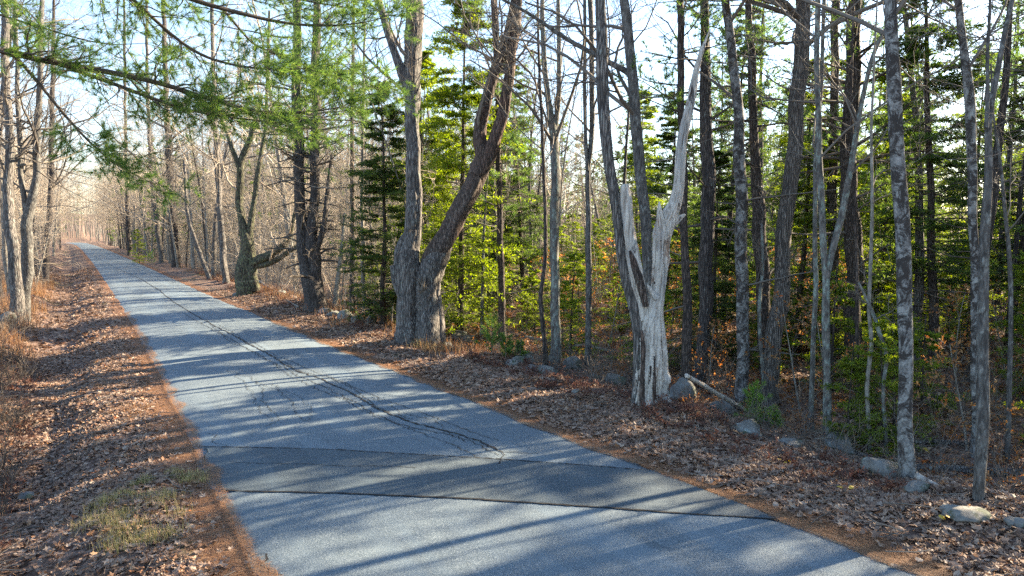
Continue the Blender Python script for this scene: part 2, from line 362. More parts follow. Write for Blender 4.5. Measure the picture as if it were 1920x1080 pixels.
# ------------------------------------------------------------------ ground, road
def axis(lo, hi, fine_lo, fine_hi, fs, grow):
    a = list(np.arange(fine_lo, fine_hi, fs)); s = fs; x = a[-1]
    while x < hi: s *= grow; x += s; a.append(x)
    s = fs; x = a[0]
    while x > lo: s *= grow; x -= s; a.insert(0, x)
    return np.array(a)
gx = axis(-900, 900, -4, 16, .09, 1.06); gy = axis(-300, 1500, 2, 26, .12, 1.035)
X, Y = np.meshgrid(gx, gy); Z = H(X, Y)
mb = MB(); nx, ny = len(gx), len(gy); idx = np.arange(nx * ny).reshape(ny, nx)
mb.add(np.stack([X, Y, Z], -1).reshape(-1, 3), np.stack([idx[:-1, :-1], idx[:-1, 1:], idx[1:, 1:], idx[1:, :-1]], -1).reshape(-1, 4))
g = obj('ground', mb, GRND); tag(g, kind='structure')
s = np.maximum(X - xr(Y), xl(Y) - X); edge = (np.interp(s, [-1, .2, .5, .9], [1, 1, .5, 0]) * (Y < 262)).ravel()
at = g.data.attributes.new("edge", 'FLOAT', 'POINT'); at.data.foreach_set("value", edge.astype(np.float32))

ys = np.concatenate([np.arange(-15, 40, .12), np.arange(40, 300, .7)])
def jit(y, k): return .12 * vnoise(y, y * 0 + k, .9, 5) + .12 * vnoise(y, y * 0 + k, .25, 6)
L_, R_ = xl(ys) - .10 + jit(ys, 3), xr(ys) + .06 + jit(ys, 9)
def crown_z(x, y): f = (x - xl(y)) / (xr(y) - xl(y)); return .018 + .05 * (1 - (2 * f - 1) ** 2)
mb = MB(); nk = 21; f = np.linspace(0, 1, nk); XX = L_[:, None] * (1 - f) + R_[:, None] * f; YY = np.repeat(ys[:, None], nk, 1)
idx = np.arange(len(ys) * nk).reshape(-1, nk); ZZ = crown_z(XX, YY); ZZ[:, 0] = -.03; ZZ[:, -1] = -.03
mb.add(np.stack([XX, YY, ZZ], -1).reshape(-1, 3), np.stack([idx[:-1, :-1], idx[:-1, 1:], idx[1:, 1:], idx[1:, :-1]], -1).reshape(-1, 4))
road = obj('road', mb, ROAD); tag(road, kind='structure')
def RG(u, v):                                  # pixel to a point on the road surface
    r = ray(u, v); t = H_CAM / -r[2]
    for _ in range(4):
        p = r * t; t = (H_CAM - crown_z(p[0], p[1])) / -r[2]
    return (r * t)[:2]
# darker strip of newer asphalt across the road
top = np.array([RG(*q) for q in [(355, 838), (480, 840), (640, 845), (800, 855), (940, 862), (1080, 872), (1225, 884)]])
bot = np.array([RG(*q) for q in [(412, 920), (480, 922), (640, 926), (860, 936), (1080, 950), (1300, 965), (1475, 976)]])
n = 60; t = np.linspace(0, 1, n); tp = np.stack([np.interp(t, np.linspace(0, 1, 7), top[:, i]) for i in (0, 1)], 1); bt = np.stack([np.interp(t, np.linspace(0, 1, 7), bot[:, i]) for i in (0, 1)], 1)
mb = MB(); rows = 12; vv = []
for k in range(rows):
    q = tp * (1 - k / (rows - 1)) + bt * (k / (rows - 1)); q = q.copy(); q[:, 0] = np.clip(q[:, 0], xl(q[:, 1]) + .05 + jit(q[:, 1], 3), xr(q[:, 1]) - .05 + jit(q[:, 1], 9))
    vv.append(np.c_[q, crown_z(q[:, 0], q[:, 1]) + .006])
vv = np.array(vv); idx = np.arange(rows * n).reshape(rows, n)
mb.add(vv.reshape(-1, 3), np.stack([idx[1:, :-1], idx[1:, 1:], idx[:-1, 1:], idx[:-1, :-1]], -1).reshape(-1, 4))
tag(obj('asphalt_patch', mb, PATCH), kind='structure')
def crack(pts, wd, jitter=.03, z=.010, seed=0):
    g = np.random.default_rng(seed); p = np.array([RG(*q) for q in pts]); s = np.r_[0, np.cumsum(np.linalg.norm(np.diff(p, axis=0), axis=1))]
    n = max(4, int(s[-1] / .06)); t = np.linspace(0, s[-1], n); q = np.stack([np.interp(t, s, p[:, i]) for i in (0, 1)], 1)
    j = np.cumsum(g.normal(size=n)) ; j -= np.linspace(j[0], j[-1], n); j = j / max(1, np.abs(j).max()) * jitter * 2 + g.normal(size=n) * jitter * .25
    T = nrm(np.gradient(q, axis=0)); N = np.c_[-T[:, 1], T[:, 0]]; q = q + N * j[:, None]
    ww = wd * g.uniform(.35, 1.2, n)[:, None] * .5; a = q - N * ww; b = q + N * ww
    za = crown_z(a[:, 0], a[:, 1]) + z; zb = crown_z(b[:, 0], b[:, 1]) + z
    v = np.concatenate([np.c_[a, za], np.c_[b, zb]]); i = np.arange(n - 1)
    mb = MB(); mb.add(v, np.stack([i, i + 1, i + 1 + n, i + n], -1)); return obj('crack', mb, TAR, road, smooth=False)
main = [(262, 522), (300, 545), (330, 568), (352, 582), (375, 598), (400, 612), (430, 628), (450, 640), (480, 655), (520, 680), (560, 700), (600, 712), (650, 735), (700, 765), (760, 790), (800, 800), (850, 812), (900, 828), (940, 848)]
crack(main, .05, .06, seed=1)
crack([(u - 6, v + 6) for u, v in main[3:]], .022, .08, seed=2)
crack([(u + 12, v - 3) for u, v in main[5:15]], .02, .08, seed=3)
crack([(385, 598), (440, 640), (500, 672), (560, 710), (640, 748), (700, 782), (770, 808), (850, 835), (900, 858)], .018, .08, seed=4)
crack([(470, 640), (520, 665), (580, 690), (650, 715), (720, 748), (790, 770), (860, 800), (935, 826)], .018, .06, seed=5)
crack([(425, 695), (450, 705), (480, 720), (510, 735), (540, 755), (555, 775), (575, 790)], .014, .08, seed=6)
crack([(480, 715), (500, 740), (515, 760), (530, 785), (500, 800)], .014, .08, seed=7)
crack([(445, 700), (465, 725), (490, 748), (495, 772), (510, 790)], .012, .08, seed=8)
crack([(510, 720), (545, 745), (575, 765), (580, 790)], .012, .08, seed=9)
crack([(150, 470), (180, 482), (215, 500), (240, 512), (262, 522)], .03, .06, seed=10)
crack([(940, 848), (935, 862), (930, 872)], .02, .03, seed=11); crack([(900, 835), (940, 848), (1010, 850)], .015, .03, seed=12)
crack([(365, 838), (480, 840), (640, 845), (800, 855), (940, 862), (1080, 872), (1218, 883)], .035, .012, .012, seed=13)
crack([(424, 920), (480, 922), (640, 926), (860, 936), (1080, 950), (1300, 965), (1460, 975)], .042, .012, .012, seed=14)
crack([(440, 868), (560, 872), (640, 876), (700, 875), (780, 878)], .012, .02, .012, seed=15)
crack([(360, 815), (395, 818), (400, 832), (430, 838)], .012, .05, seed=16)
crack([(480, 1040), (500, 1060), (530, 1080)], .03, .04, seed=17)
crack([(700, 745), (740, 775), (800, 790), (830, 812), (875, 830)], .014, .08, seed=18)

# ------------------------------------------------------------------ traced trees
def wpath(pts, d, lean=0.):
    pts = np.array(pts, float)
    p = np.array([P(u, v, d + lean * i) for i, (u, v, _) in enumerate(pts)]); return p, pts[:, 2] / 2 / F_PX * d
def extend(p, r, height):
    D = nrm(p[-1] - p[-2]); q = [*p]; rr = [*r]; z0 = p[-1][2]; r0 = r[-1]
    while q[-1][2] < height and len(q) < 60:
        D = nrm(D + np.array([U(-.05, .05), U(-.05, .05), .10])); q.append(q[-1] + D * .9); rr.append(max(.012, r0 * (height - q[-1][2]) / max(.1, height - z0)))
    return np.array(q), np.array(rr)
def crown_mesh(mb, p, r, t0, n1=14, ll=(.22, .45), tw=1., lift=.05, twist=.16, lv=3, ang=(35, 75), lr=.42):
    par = np.array([p]); rad = np.array([r])
    if t0 >= .97: return
    a, ra = spawn(par, rad, n1, t0, .98, ll[0], ll[1], ang, 8, twist, lift, lr, rmin=.009, shape=lambda t: 1.15 - .7 * t)
    tubes(mb, a, ra, 5)
    b, rb = spawn(a, ra, int(7 * tw), .15, 1, .25, .6, (25, 65), 6, .18, .03, .5, rmin=.006); tubes(mb, b, rb, 4)
    c, rc = spawn(b, rb, int(6 * tw), .15, 1, .25, .6, (25, 60), 4, .18, .02, .5, rmin=.004); tubes(mb, c, rc, 3)
    if lv > 3:
        e, re = spawn(c, rc, 4, .2, 1, .3, .7, (25, 60), 3, .15, .0, .5, rmin=.003); tubes(mb, e, re, 3)
def dead_branches(mb, p, r, n, t0, t1, L=(.8, 2.2), lift=-.01, sub=6):
    a, ra = spawn(np.array([p]), np.array([r]), n, t0, t1, L[0], L[1], (65, 100), 7, .10, lift, .22, rel=False, rmin=.009); tubes(mb, a, ra, 4)
    b, rb = spawn(a, ra, sub, .15, 1, .2, .5, (30, 70), 4, .14, 0, .5, rmin=.004); tubes(mb, b, rb, 3)
    c, rc = spawn(b, rb, 3, .2, 1, .3, .6, (30, 60), 3, .14, 0, .5, rmin=.003); tubes(mb, c, rc, 3)
HEROES = []
def dead_parts(root, base, p, r, n, t0, t1, mat, L=(.8, 2.4), lift=-.01, sub=6):
    a, ra = spawn(np.array([p]), np.array([r]), n, t0, t1, L[0], L[1], (65, 100), 7, .10, lift, .22, rel=False, rmin=.009)
    b, rb = spawn(a, ra, sub, .15, 1, .2, .5, (30, 70), 4, .14, 0, .5, rmin=.004); c, rc = spawn(b, rb, 3, .2, 1, .3, .6, (30, 60), 3, .14, 0, .5, rmin=.003)
    for i in range(n):
        m = MB(); tubes(m, a[i:i + 1], ra[i:i + 1], 4); tubes(m, b[i * sub:(i + 1) * sub], rb[i * sub:(i + 1) * sub], 3); tubes(m, c[i * sub * 3:(i + 1) * sub * 3], rc[i * sub * 3:(i + 1) * sub * 3], 3); obj('dead_branch', m, mat, root, origin=base)
def hero(name, label, mat, stems, height=15, cat='tree', sides=18, ridge=.06, flare=.45, crown=14, dead=0, tw=1., t0=None, depth=None, knots=0, dt=(.1, .6), lv=3, twm=None, step=.14, mats=None, lr=.42, wsc=1.):
    u0, v0, _ = stems[0][0]
    base, d = G(u0, v0)
    if depth: d = depth; base = GD(u0, d)
    root = empty(name, base, label, cat)
    cm = MB(); dm = MB(); outp = []
    for k, st in enumerate(stems):
        p, r = wpath(st, d + (U(-.1, .1) if k else 0)); r = r * wsc
        if k == 0: p = np.vstack([base - [0, 0, .25], p]); r = np.r_[r[0] * 1.05, r]
        ext = st[-1][1] <= 30
        if ext: p, r = extend(p, r, height * (1 if k == 0 else U(.8, .95)))
        tm = MB(); q, rr = trunk(tm, p, r, sides if k == 0 else max(10, sides - 6), step, ridge, 9, flare if k == 0 else 0, seed=int(u0) + k, knots=knots)
        obj('trunk' if k == 0 else 'limb', tm, (mats or {}).get(k, mat), root, origin=base)
        hs = q[:, 2]; K = len(q); tt = np.searchsorted(hs, (t0 if t0 else height * .42)) / K if k == 0 or ext else .3
        # thin the reference path for spawn
        sel = np.linspace(0, K - 1, 24).astype(int)
        if crown: crown_mesh(cm, q[sel], rr[sel], min(tt, .9), crown if (k == 0 or ext) else max(3, crown // 3), tw=tw, lv=lv, lr=lr)
        if dead and (k == 0 or ext): dead_parts(root, base, q[sel], rr[sel], dead, *dt, mat=TW if mat is not B['pine'] else TWD)
        outp.append((q, rr))
    if crown: obj('crown', cm, twm or TW, root, origin=base)
    HEROES.append((root, d, outp)); return root, d, outp

# ---- the big twin stemmed maple
hero('maple_tree', 'huge old maple with twin trunks from one base, the right trunk leaning right', B['maple'], [
    [(768, 642, 56), (765, 600, 50), (768, 560, 48), (766, 520, 48), (768, 480, 44), (773, 445, 34), (777, 400, 33), (776, 330, 30), (775, 270, 28), (772, 200, 30), (775, 130, 34), (776, 60, 36), (774, 0, 36)],
    [(800, 520, 34), (812, 490, 44), (830, 455, 42), (850, 420, 40), (868, 388, 38), (885, 355, 38), (900, 320, 38), (908, 290, 30), (896, 270, 28), (898, 240, 27), (908, 200, 24), (922, 150, 22), (940, 100, 20), (955, 55, 18), (965, 0, 16)],
    [(895, 330, 30), (915, 295, 30), (929, 255, 24), (945, 205, 24), (954, 150, 22), (960, 105, 20), (967, 60, 19), (972, 0, 16)],
    [(772, 190, 20), (757, 140, 22), (742, 105, 16), (727, 60, 15), (712, 10, 14)],
    [(760, 560, 30), (750, 500, 26), (748, 470, 24), (755, 450, 20), (770, 430, 14)],
    [(755, 560, 16), (742, 525, 16), (738, 505, 12), (735, 498, 8)],
    [(778, 630, 26), (784, 580, 22), (790, 540, 18), (802, 510, 16), (812, 490, 10)],
    [(802, 645, 66), (803, 600, 56), (803, 560, 53), (805, 525, 50), (814, 492, 46), (828, 462, 38), (838, 445, 26)],
    [(828, 650, 24), (824, 600, 20), (820, 560, 16), (820, 520, 12)], [(748, 648, 20), (752, 600, 16), (756, 560, 12)], [(808, 500, 30), (816, 484, 30), (824, 470, 14)],
    [(930, 140, 10), (928, 60, 10), (924, 0, 9)]], 15, sides=30, ridge=.15, flare=.14, crown=11, knots=.45, step=.08, mats={1: B['maple_brown'], 2: B['maple_brown'], 11: B['maple_brown']}, lr=.26, wsc=.9)
# ---- twin white pine with whorls of dead branches
_, dB, oB = hero('pine_tree', 'grey twin stemmed pine with bare dead branches, left of the big maple', B['pine'], [
    [(594, 580, 40), (588, 540, 36), (578, 515, 24), (567, 478, 20), (563, 408, 20), (562, 339, 19), (560, 270, 19), (557, 223, 18), (556, 100, 16), (556, 0, 14)],
    [(596, 575, 30), (590, 524, 26), (588, 478, 26), (585, 445, 22), (588, 400, 18), (590, 362, 17), (590, 292, 18), (592, 246, 18), (592, 120, 15), (594, 0, 13)],
    [(592, 470, 12), (604, 440, 10), (611, 400, 9), (615, 340, 7), (622, 290, 5)]], 17, sides=20, ridge=.08, crown=0, dead=34, dt=(.1, .62))
# ---- mossy crooked maple
hero('maple_tree', 'crooked mossy maple with a thick limb reaching right, third big roadside tree back', B['moss'], [
    [(458, 552, 30), (460, 520, 28), (462, 490, 28), (463, 462, 24), (455, 425, 15), (451, 385, 14), (449, 345, 13), (449, 311, 14), (458, 285, 12), (470, 262, 10), (478, 230, 8), (490, 180, 6)],
    [(478, 545, 18), (474, 510, 20), (470, 478, 18), (466, 440, 14), (476, 385, 9), (480, 340, 9), (488, 302, 9), (496, 255, 8), (500, 200, 6), (505, 20, 4)],
    [(466, 500, 16), (484, 488, 16), (511, 476, 15), (532, 460, 13), (545, 435, 9), (553, 400, 6), (560, 360, 4)],
    [(470, 500, 12), (502, 496, 11), (530, 480, 10), (555, 462, 8), (585, 452, 5)],
    [(449, 318, 10), (438, 283, 9), (428, 255, 7), (415, 225, 5), (400, 190, 4)]], 13, sides=18, ridge=.10, crown=9, t0=5, knots=.5, flare=.12, twm=TWP)
# ---- bleached dead snag
def snag():
    base, d = G(1222, 756)
    root = empty('dead_tree', base, 'bleached barkless dead tree forking in a Y beside the stone wall', 'dead tree')
    def st(name, pts, mat, **k):
        p, r = wpath(pts, d + k.pop('dd', 0)); r = r * .9
        if k.pop('sink', False): p = np.vstack([p[0] - [0, 0, .25], p]); r = np.r_[r[0], r]
        m = MB(); trunk(m, p, r, 64, .03, k.pop('ridge', .10), k.pop('nr', 11), k.pop('flare', 0), seed=k.pop('seed', 3), knots=k.pop('knots', 1.5), grooves=12 if mat is B['dead'] else 0); return obj(name, m, mat, root, origin=base)
    st('trunk', [(1224, 766, 74), (1223, 730, 62), (1220, 690, 60), (1219, 650, 57), (1221, 610, 50), (1228, 575, 34), (1234, 540, 28), (1237, 500, 29), (1240, 462, 31), (1246, 430, 36), (1256, 405, 32), (1266, 383, 23), (1272, 346, 19), (1276, 300, 19), (1281, 250, 18), (1290, 210, 17), (1297, 180, 15), (1305, 135, 12), (1314, 102, 9), (1322, 78, 5), (1330, 56, 1.5)], B['dead'], sink=True, flare=.22, seed=5, ridge=.2, nr=13, knots=2.5)
    st('root_flare', [(1240, 772, 22), (1243, 740, 18), (1244, 700, 14), (1242, 650, 10), (1238, 610, 6)], B['dead'], dd=-.08, seed=21, ridge=.2)
    st('root_flare', [(1212, 774, 20), (1210, 735, 17), (1211, 690, 13), (1214, 640, 8)], B['dead'], dd=-.18, seed=22, ridge=.2)
    st('root_flare', [(1226, 776, 18), (1228, 745, 15), (1225, 700, 12), (1222, 660, 6)], B['dead'], dd=-.2, seed=23, ridge=.2)
    st('limb', [(1196, 768, 34), (1195, 720, 28), (1196, 670, 26), (1198, 630, 26), (1194, 590, 30), (1183, 545, 28), (1174, 505, 26), (1167, 460, 24), (1158, 415, 22), (1151, 370, 22), (1141, 310, 21), (1134, 250, 22), (1131, 200, 23), (1130, 150, 24), (1129, 75, 22), (1127, 0, 20), (1127, -120, 17), (1130, -260, 12), (1133, -420, 5)], B['maple'], sink=True, dd=.06, seed=8, ridge=.07)
    st('limb', [(1214, 600, 26), (1204, 560, 26), (1194, 520, 28), (1186, 480, 30), (1178, 440, 26), (1173, 400, 25), (1171, 372, 25), (1171, 356, 22), (1170, 347, 17)], B['dead'], dd=-.05, seed=12)
    st('limb', [(1240, 450, 22), (1238, 420, 20), (1236, 395, 12), (1236, 378, 3)], B['dead'], seed=14, dd=-.05)
    st('branch_stub', [(1262, 420, 18), (1272, 408, 14), (1281, 404, 10), (1285, 402, 4)], B['dead'], seed=15)
    st('branch_stub', [(1230, 560, 20), (1222, 548, 14), (1216, 540, 9), (1212, 532, 3)], B['dead'], seed=16, dd=-.12)
    st('bark_strip', [(1205, 772, 12), (1204, 735, 11), (1205, 695, 9), (1206, 655, 8), (1203, 620, 5)], B['maple_brown'], dd=-.24, seed=31, ridge=.3)
    st('bark_strip', [(1228, 770, 8), (1226, 735, 9), (1227, 700, 8), (1226, 668, 4)], B['maple_brown'], dd=-.27, seed=32, ridge=.3)
    st('bark_strip', [(1211, 575, 10), (1204, 545, 15), (1196, 515, 15), (1188, 490, 12), (1181, 470, 4)], B['maple_brown'], dd=-.17, seed=33, ridge=.3)
    m = MB(); p, r = wpath([(1127, 0, 20), (1127, -120, 17), (1130, -260, 12), (1133, -420, 5)], d); p, r = resample(p, r, .3); crown_mesh(m, p, r, .1, 9); obj('crown', m, TW, root, origin=base)
    return d
snag()
# ---- others, nearest first
hero('birch_tree', 'straight pale trunk blotched with black, nearest the road on the right', B['birch'], [[(1702, 900, 30), (1700, 865, 28), (1697, 765, 25), (1697, 640, 25), (1695, 525, 26), (1691, 450, 25), (1687, 375, 25), (1684, 300, 24), (1680, 225, 24), (1677, 150, 25), (1672, 75, 23), (1669, 0, 22)]], 14, sides=18, ridge=.04, flare=.2, crown=12)
hero('ash_tree', 'dappled grey trunk rising from the dark hollow, forking high near the right edge', B['ash'], [[(1836, 940, 18), (1839, 860, 20), (1840, 790, 22), (1841, 690, 21), (1845, 565, 18), (1845, 450, 17), (1850, 375, 15), (1852, 300, 13), (1850, 225, 11), (1860, 190, 11), (1872, 130, 9), (1885, 60, 9), (1900, 0, 8)], [(1850, 240, 8), (1853, 180, 7), (1850, 100, 6), (1856, 20, 5)]], 12, sides=14, flare=.15, ridge=.05, crown=8)
hero('oak_tree', 'darker straight trunk just left of and behind the dappled grey one', B['birch'], [[(1830, 860, 20), (1831, 700, 18), (1830, 530, 16), (1822, 400, 16), (1822, 300, 16), (1820, 200, 18), (1815, 135, 16), (1805, 65, 12), (1797, 0, 13)]], 13, sides=14, flare=.2, ridge=.05, crown=10)
hero('bare_tree', 'slim grey trunk dividing in a tall Y behind the mossy boulder', B['lichen'], [[(1553, 832, 17), (1551, 770, 15), (1550, 715, 14), (1548, 590, 15), (1550, 525, 14), (1548, 490, 12), (1540, 400, 12), (1535, 300, 11), (1534, 200, 10), (1532, 100, 10), (1533, 0, 10)], [(1551, 520, 13), (1558, 485, 12), (1566, 455, 12), (1580, 400, 12), (1592, 325, 11), (1605, 250, 10), (1620, 175, 9), (1637, 100, 8), (1665, 45, 6), (1682, 0, 5)]], 12, sides=14, flare=.2, ridge=.05, crown=10, t0=4)
hero('oak_tree', 'thick furrowed trunk leaning right, between the leafy green seedling and the slim Y tree', B['oak'], [[(1443, 758, 32), (1447, 690, 30), (1455, 600, 32), (1467, 530, 29), (1472, 450, 28), (1480, 350, 27), (1490, 240, 26), (1500, 150, 26), (1502, 75, 25), (1503, 0, 24)]], 16, sides=24, ridge=.10, flare=.25, crown=12, step=.1)
hero('bare_tree', 'speckled dark trunk behind the leaning pale stick', B['birch'], [[(1393, 755, 26), (1392, 717, 24), (1391, 600, 23), (1391, 500, 22), (1390, 375, 21), (1387, 300, 21), (1384, 225, 18), (1377, 150, 18), (1370, 75, 17), (1362, 0, 15)]], 14, sides=16, flare=.2, crown=10, dead=6)
hero('pine_tree', 'dark straight trunk right of the bleached dead tree', B['pine'], [[(1311, 725, 26), (1320, 624, 22), (1323, 531, 26), (1327, 439, 26), (1327, 346, 25), (1325, 250, 23), (1322, 100, 18), (1320, 0, 15)]], 16, sides=16, crown=0, dead=16, dt=(.15, .8))
hero('pine_tree', 'narrow dark trunk half hidden against the bleached dead tree', B['spruce'], [[(1290, 700, 20), (1288, 600, 18), (1284, 462, 14), (1280, 300, 14), (1277, 150, 13), (1275, 0, 13)]], 15, sides=12, crown=0, dead=14, dt=(.15, .9), depth=17)
hero('bare_tree', 'lichen spotted trunk behind the dead tree, forking up left into a long bare limb', B['ash'], [[(1215, 735, 20), (1215, 600, 18), (1213, 500, 18), (1209, 420, 19), (1205, 350, 20), (1195, 250, 21), (1192, 190, 20), (1185, 135, 19), (1177, 65, 18), (1170, 0, 17)], [(1188, 145, 12), (1170, 130, 12), (1140, 118, 10), (1110, 100, 9), (1065, 75, 8), (1025, 48, 7), (990, 24, 6), (945, 0, 5), (880, -30, 3)]], 14, sides=16, crown=11, depth=15.5, ridge=.05)
hero('bare_tree', 'lichen green trunk with a bend at its foot, splitting into two stems', B['lichen'], [[(1046, 682, 21), (1044, 640, 19), (1040, 600, 18), (1041, 520, 17), (1040, 440, 17), (1041, 360, 17), (1040, 300, 17), (1037, 250, 17), (1028, 190, 11), (1022, 130, 10), (1018, 70, 9), (1017, 0, 8)], [(1038, 262, 12), (1045, 210, 10), (1048, 170, 10), (1048, 80, 9), (1047, 0, 8)]], 14, sides=16, flare=.25, crown=9, ridge=.04)
hero('bare_tree', 'slender straight trunk between the lichen green tree and the dead tree', B['ash'], [[(1100, 688, 13), (1103, 600, 11), (1105, 540, 11), (1102, 400, 10), (1101, 310, 10), (1108, 285, 10), (1112, 240, 10), (1110, 150, 10), (1107, 0, 10)], [(1101, 320, 7), (1097, 260, 7), (1097, 200, 7), (1096, 0, 6)]], 14, sides=12, flare=.25, crown=9, ridge=.04)
hero('spruce_tree', 'dark trunk standing over the low green pine seedlings', B['spruce'], [[(943, 645, 15), (941, 600, 13), (940, 540, 12), (937, 400, 11), (935, 300, 10), (933, 200, 9), (931, 60, 8), (930, 0, 7)]], 14, sides=12, crown=0, dead=22, dt=(.08, .8))
hero('bare_tree', 'thin pale lichen pole left of the pine seedlings', B['lichen'], [[(902, 640, 8), (903, 590, 7), (904, 540, 6), (907, 450, 5), (911, 370, 4), (916, 300, 3)]], 8, sides=8, flare=.2, crown=4, t0=4)
hero('bare_tree', 'thin wavy stem just behind the bend of the lichen green tree', B['spruce'], [[(1023, 672, 9), (1018, 620, 8), (1012, 560, 8), (1022, 500, 8), (1024, 450, 8), (1020, 350, 7), (1017, 250, 6), (1010, 100, 5), (1008, 0, 4)]], 12, sides=8, crown=6, depth=19)
hero('bare_tree', 'slender mottled stem left of the slim Y tree', B['lichen'], [[(1520, 805, 11), (1521, 740, 10), (1526, 640, 9), (1530, 540, 9), (1527, 450, 8), (1530, 300, 8), (1540, 150, 7), (1545, 0, 6)]], 11, sides=10, crown=7)
hero('bare_tree', 'thin dark stem right of the slim Y tree', B['spruce'], [[(1609, 822, 8), (1609, 700, 7), (1607, 540, 7), (1603, 400, 6), (1596, 200, 5), (1600, 0, 4)]], 10, sides=8, crown=6)
hero('bare_tree', 'thin wavy sapling near the flat edged boulder', B['pole'], [[(1632, 855, 9), (1629, 790, 8), (1625, 715, 8), (1635, 640, 8), (1627, 580, 7), (1630, 540, 7), (1636, 400, 6), (1633, 250, 5), (1640, 100, 4), (1645, 0, 3)]], 9, sides=8, crown=6)
hero('bare_tree', 'crooked grey sapling immediately left of the black blotched trunk', B['lichen'], [[(1662, 855, 8), (1657, 780, 7), (1655, 715, 7), (1668, 665, 7), (1650, 630, 8), (1640, 590, 7), (1625, 560, 5), (1610, 530, 4)]], 5, sides=8, crown=4, t0=1.6)
hero('bare_tree', 'thin grey stem nearest the right edge of the picture', B['ash'], [[(1887, 868, 9), (1892, 740, 9), (1895, 640, 8), (1897, 540, 8), (1890, 450, 7), (1880, 350, 6), (1872, 280, 5), (1862, 220, 4), (1858, 120, 3)]], 7, sides=8, crown=5, t0=3)
hero('bare_tree', 'thin leaning grey stem against the leaning furrowed trunk', B['lichen'], [[(1436, 758, 10), (1430, 690, 8), (1425, 620, 7), (1424, 560, 7), (1432, 500, 6), (1428, 420, 5)]], 6, sides=8, crown=5, t0=2.2)
hero('pine_tree', 'tall dark trunk behind and left of the leaning furrowed trunk', B['spruce'], [[(1438, 700, 26), (1432, 600, 25), (1426, 480, 24), (1424, 400, 24), (1417, 325, 20), (1412, 225, 16), (1410, 100, 14), (1402, 0, 12)]], 18, sides=14, crown=0, dead=20, depth=19, dt=(.15, .8))
hero('pine_tree', 'broad brown trunk standing back behind the slim Y tree', B['spruce'], [[(1602, 690, 34), (1601, 600, 31), (1600, 500, 30), (1594, 400, 30), (1590, 300, 29), (1598, 150, 27), (1606, 0, 25)]], 18, sides=14, crown=0, dead=26, depth=20, dt=(.12, .8))
hero('pine_tree', 'second brown trunk standing back, between the slim Y tree and its left stem', B['spruce'], [[(1562, 690, 20), (1563, 600, 18), (1562, 500, 17), (1561, 300, 16), (1565, 150, 15), (1568, 0, 14)]], 18, sides=12, crown=0, dead=18, depth=22, dt=(.12, .8))
# mid distance right of road
hero('pine_tree', 'dark leaning trunk with a thin companion, middle distance on the right verge', B['pine'], [[(330, 501, 15), (328, 470, 13), (326, 440, 13), (322, 380, 13), (318, 320, 12), (312, 200, 10), (308, 60, 8), (306, 0, 7)]], 18, sides=12, crown=8, dead=10)
hero('pine_tree', 'dark trunk on the right verge with a small dark spruce beside it', B['pine'], [[(243, 479, 8), (241, 450, 7), (239, 420, 7), (238, 380, 6), (236, 300, 5), (234, 150, 5), (233, 0, 4)]], 22, sides=10, crown=10)
hero('bare_tree', 'grey trunk leaning left, far along the right verge', B['maple'], [[(304, 493, 10), (300, 460, 9), (294, 420, 9), (288, 370, 8), (282, 300, 7), (276, 150, 6), (275, 0, 5)]], 18, sides=10, crown=9)
hero('maple_tree', 'brown trunk left of the crooked mossy maple', B['maple'], [[(424, 532, 13), (420, 490, 12), (415, 440, 11), (411, 380, 11), (408, 320, 10), (402, 200, 8), (398, 60, 7), (398, 0, 6)]], 15, sides=12, crown=10)
hero('bare_tree', 'slanting thin trunk left of the brown trunk by the mossy maple', B['maple'], [[(395, 525, 9), (383, 495, 8), (370, 465, 8), (358, 430, 7), (350, 390, 6), (345, 300, 5)]], 9, sides=8, crown=6)
hero('bare_tree', 'tall thin pole just right of the twin pine', B['spruce'], [[(661, 592, 10), (660, 500, 9), (661, 400, 8), (660, 300, 8), (660, 200, 7), (662, 100, 6), (664, 0, 5)]], 15, sides=8, crown=6, dead=16)
hero('bare_tree', 'pale thin pole between the twin pine and the dark hemlock', B['pole'], [[(683, 592, 8), (681, 500, 7), (679, 400, 7), (680, 300, 6), (682, 150, 5), (684, 0, 4)]], 13, sides=8, crown=6, dead=8)
hero('bare_tree', 'short tilted stem by the wall stones right of the twin pine', B['pole'], [[(627, 582, 10), (632, 540, 9), (637, 500, 8), (640, 470, 7), (646, 400, 5)]], 5, sides=8, crown=3, t0=2)
# left side
hero('maple_tree', 'dark lichened trunk leaning left, nearest on the left verge', B['maple'], [[(34, 600, 26), (30, 560, 23), (27, 525, 22), (23, 450, 19), (18, 400, 17), (15, 350, 16), (17, 250, 14), (10, 100, 13), (8, 0, 12)]], 13, sides=14, crown=14, t0=5, lv=3)
hero('maple_tree', 'leaning pale lichened trunk, second on the left verge', B['ash'], [[(45, 598, 22), (48, 550, 20), (50, 500, 19), (50, 425, 18), (58, 380, 16), (66, 340, 13), (70, 250, 12), (75, 150, 10), (78, 0, 8)], [(50, 420, 10), (40, 330, 9), (34, 200, 8), (30, 60, 7), (28, 0, 6)]], 14, sides=14, crown=13, t0=5)
hero('bare_tree', 'slim warm brown trunk right of the leaning pale one on the left verge', B['pine'], [[(84, 532, 12), (87, 475, 11), (91, 420, 10), (94, 380, 9), (96, 325, 9), (98, 200, 8), (100, 60, 6), (102, 0, 5)]], 15, sides=12, crown=12, t0=6)
hero('bare_tree', 'thin trunk leaning right at the left edge of the picture', B['pole'], [[(22, 560, 12), (14, 500, 10), (8, 440, 9), (3, 380, 8), (-2, 320, 8), (-6, 200, 7), (-8, 0, 5)]], 14, sides=10, crown=10, t0=5)

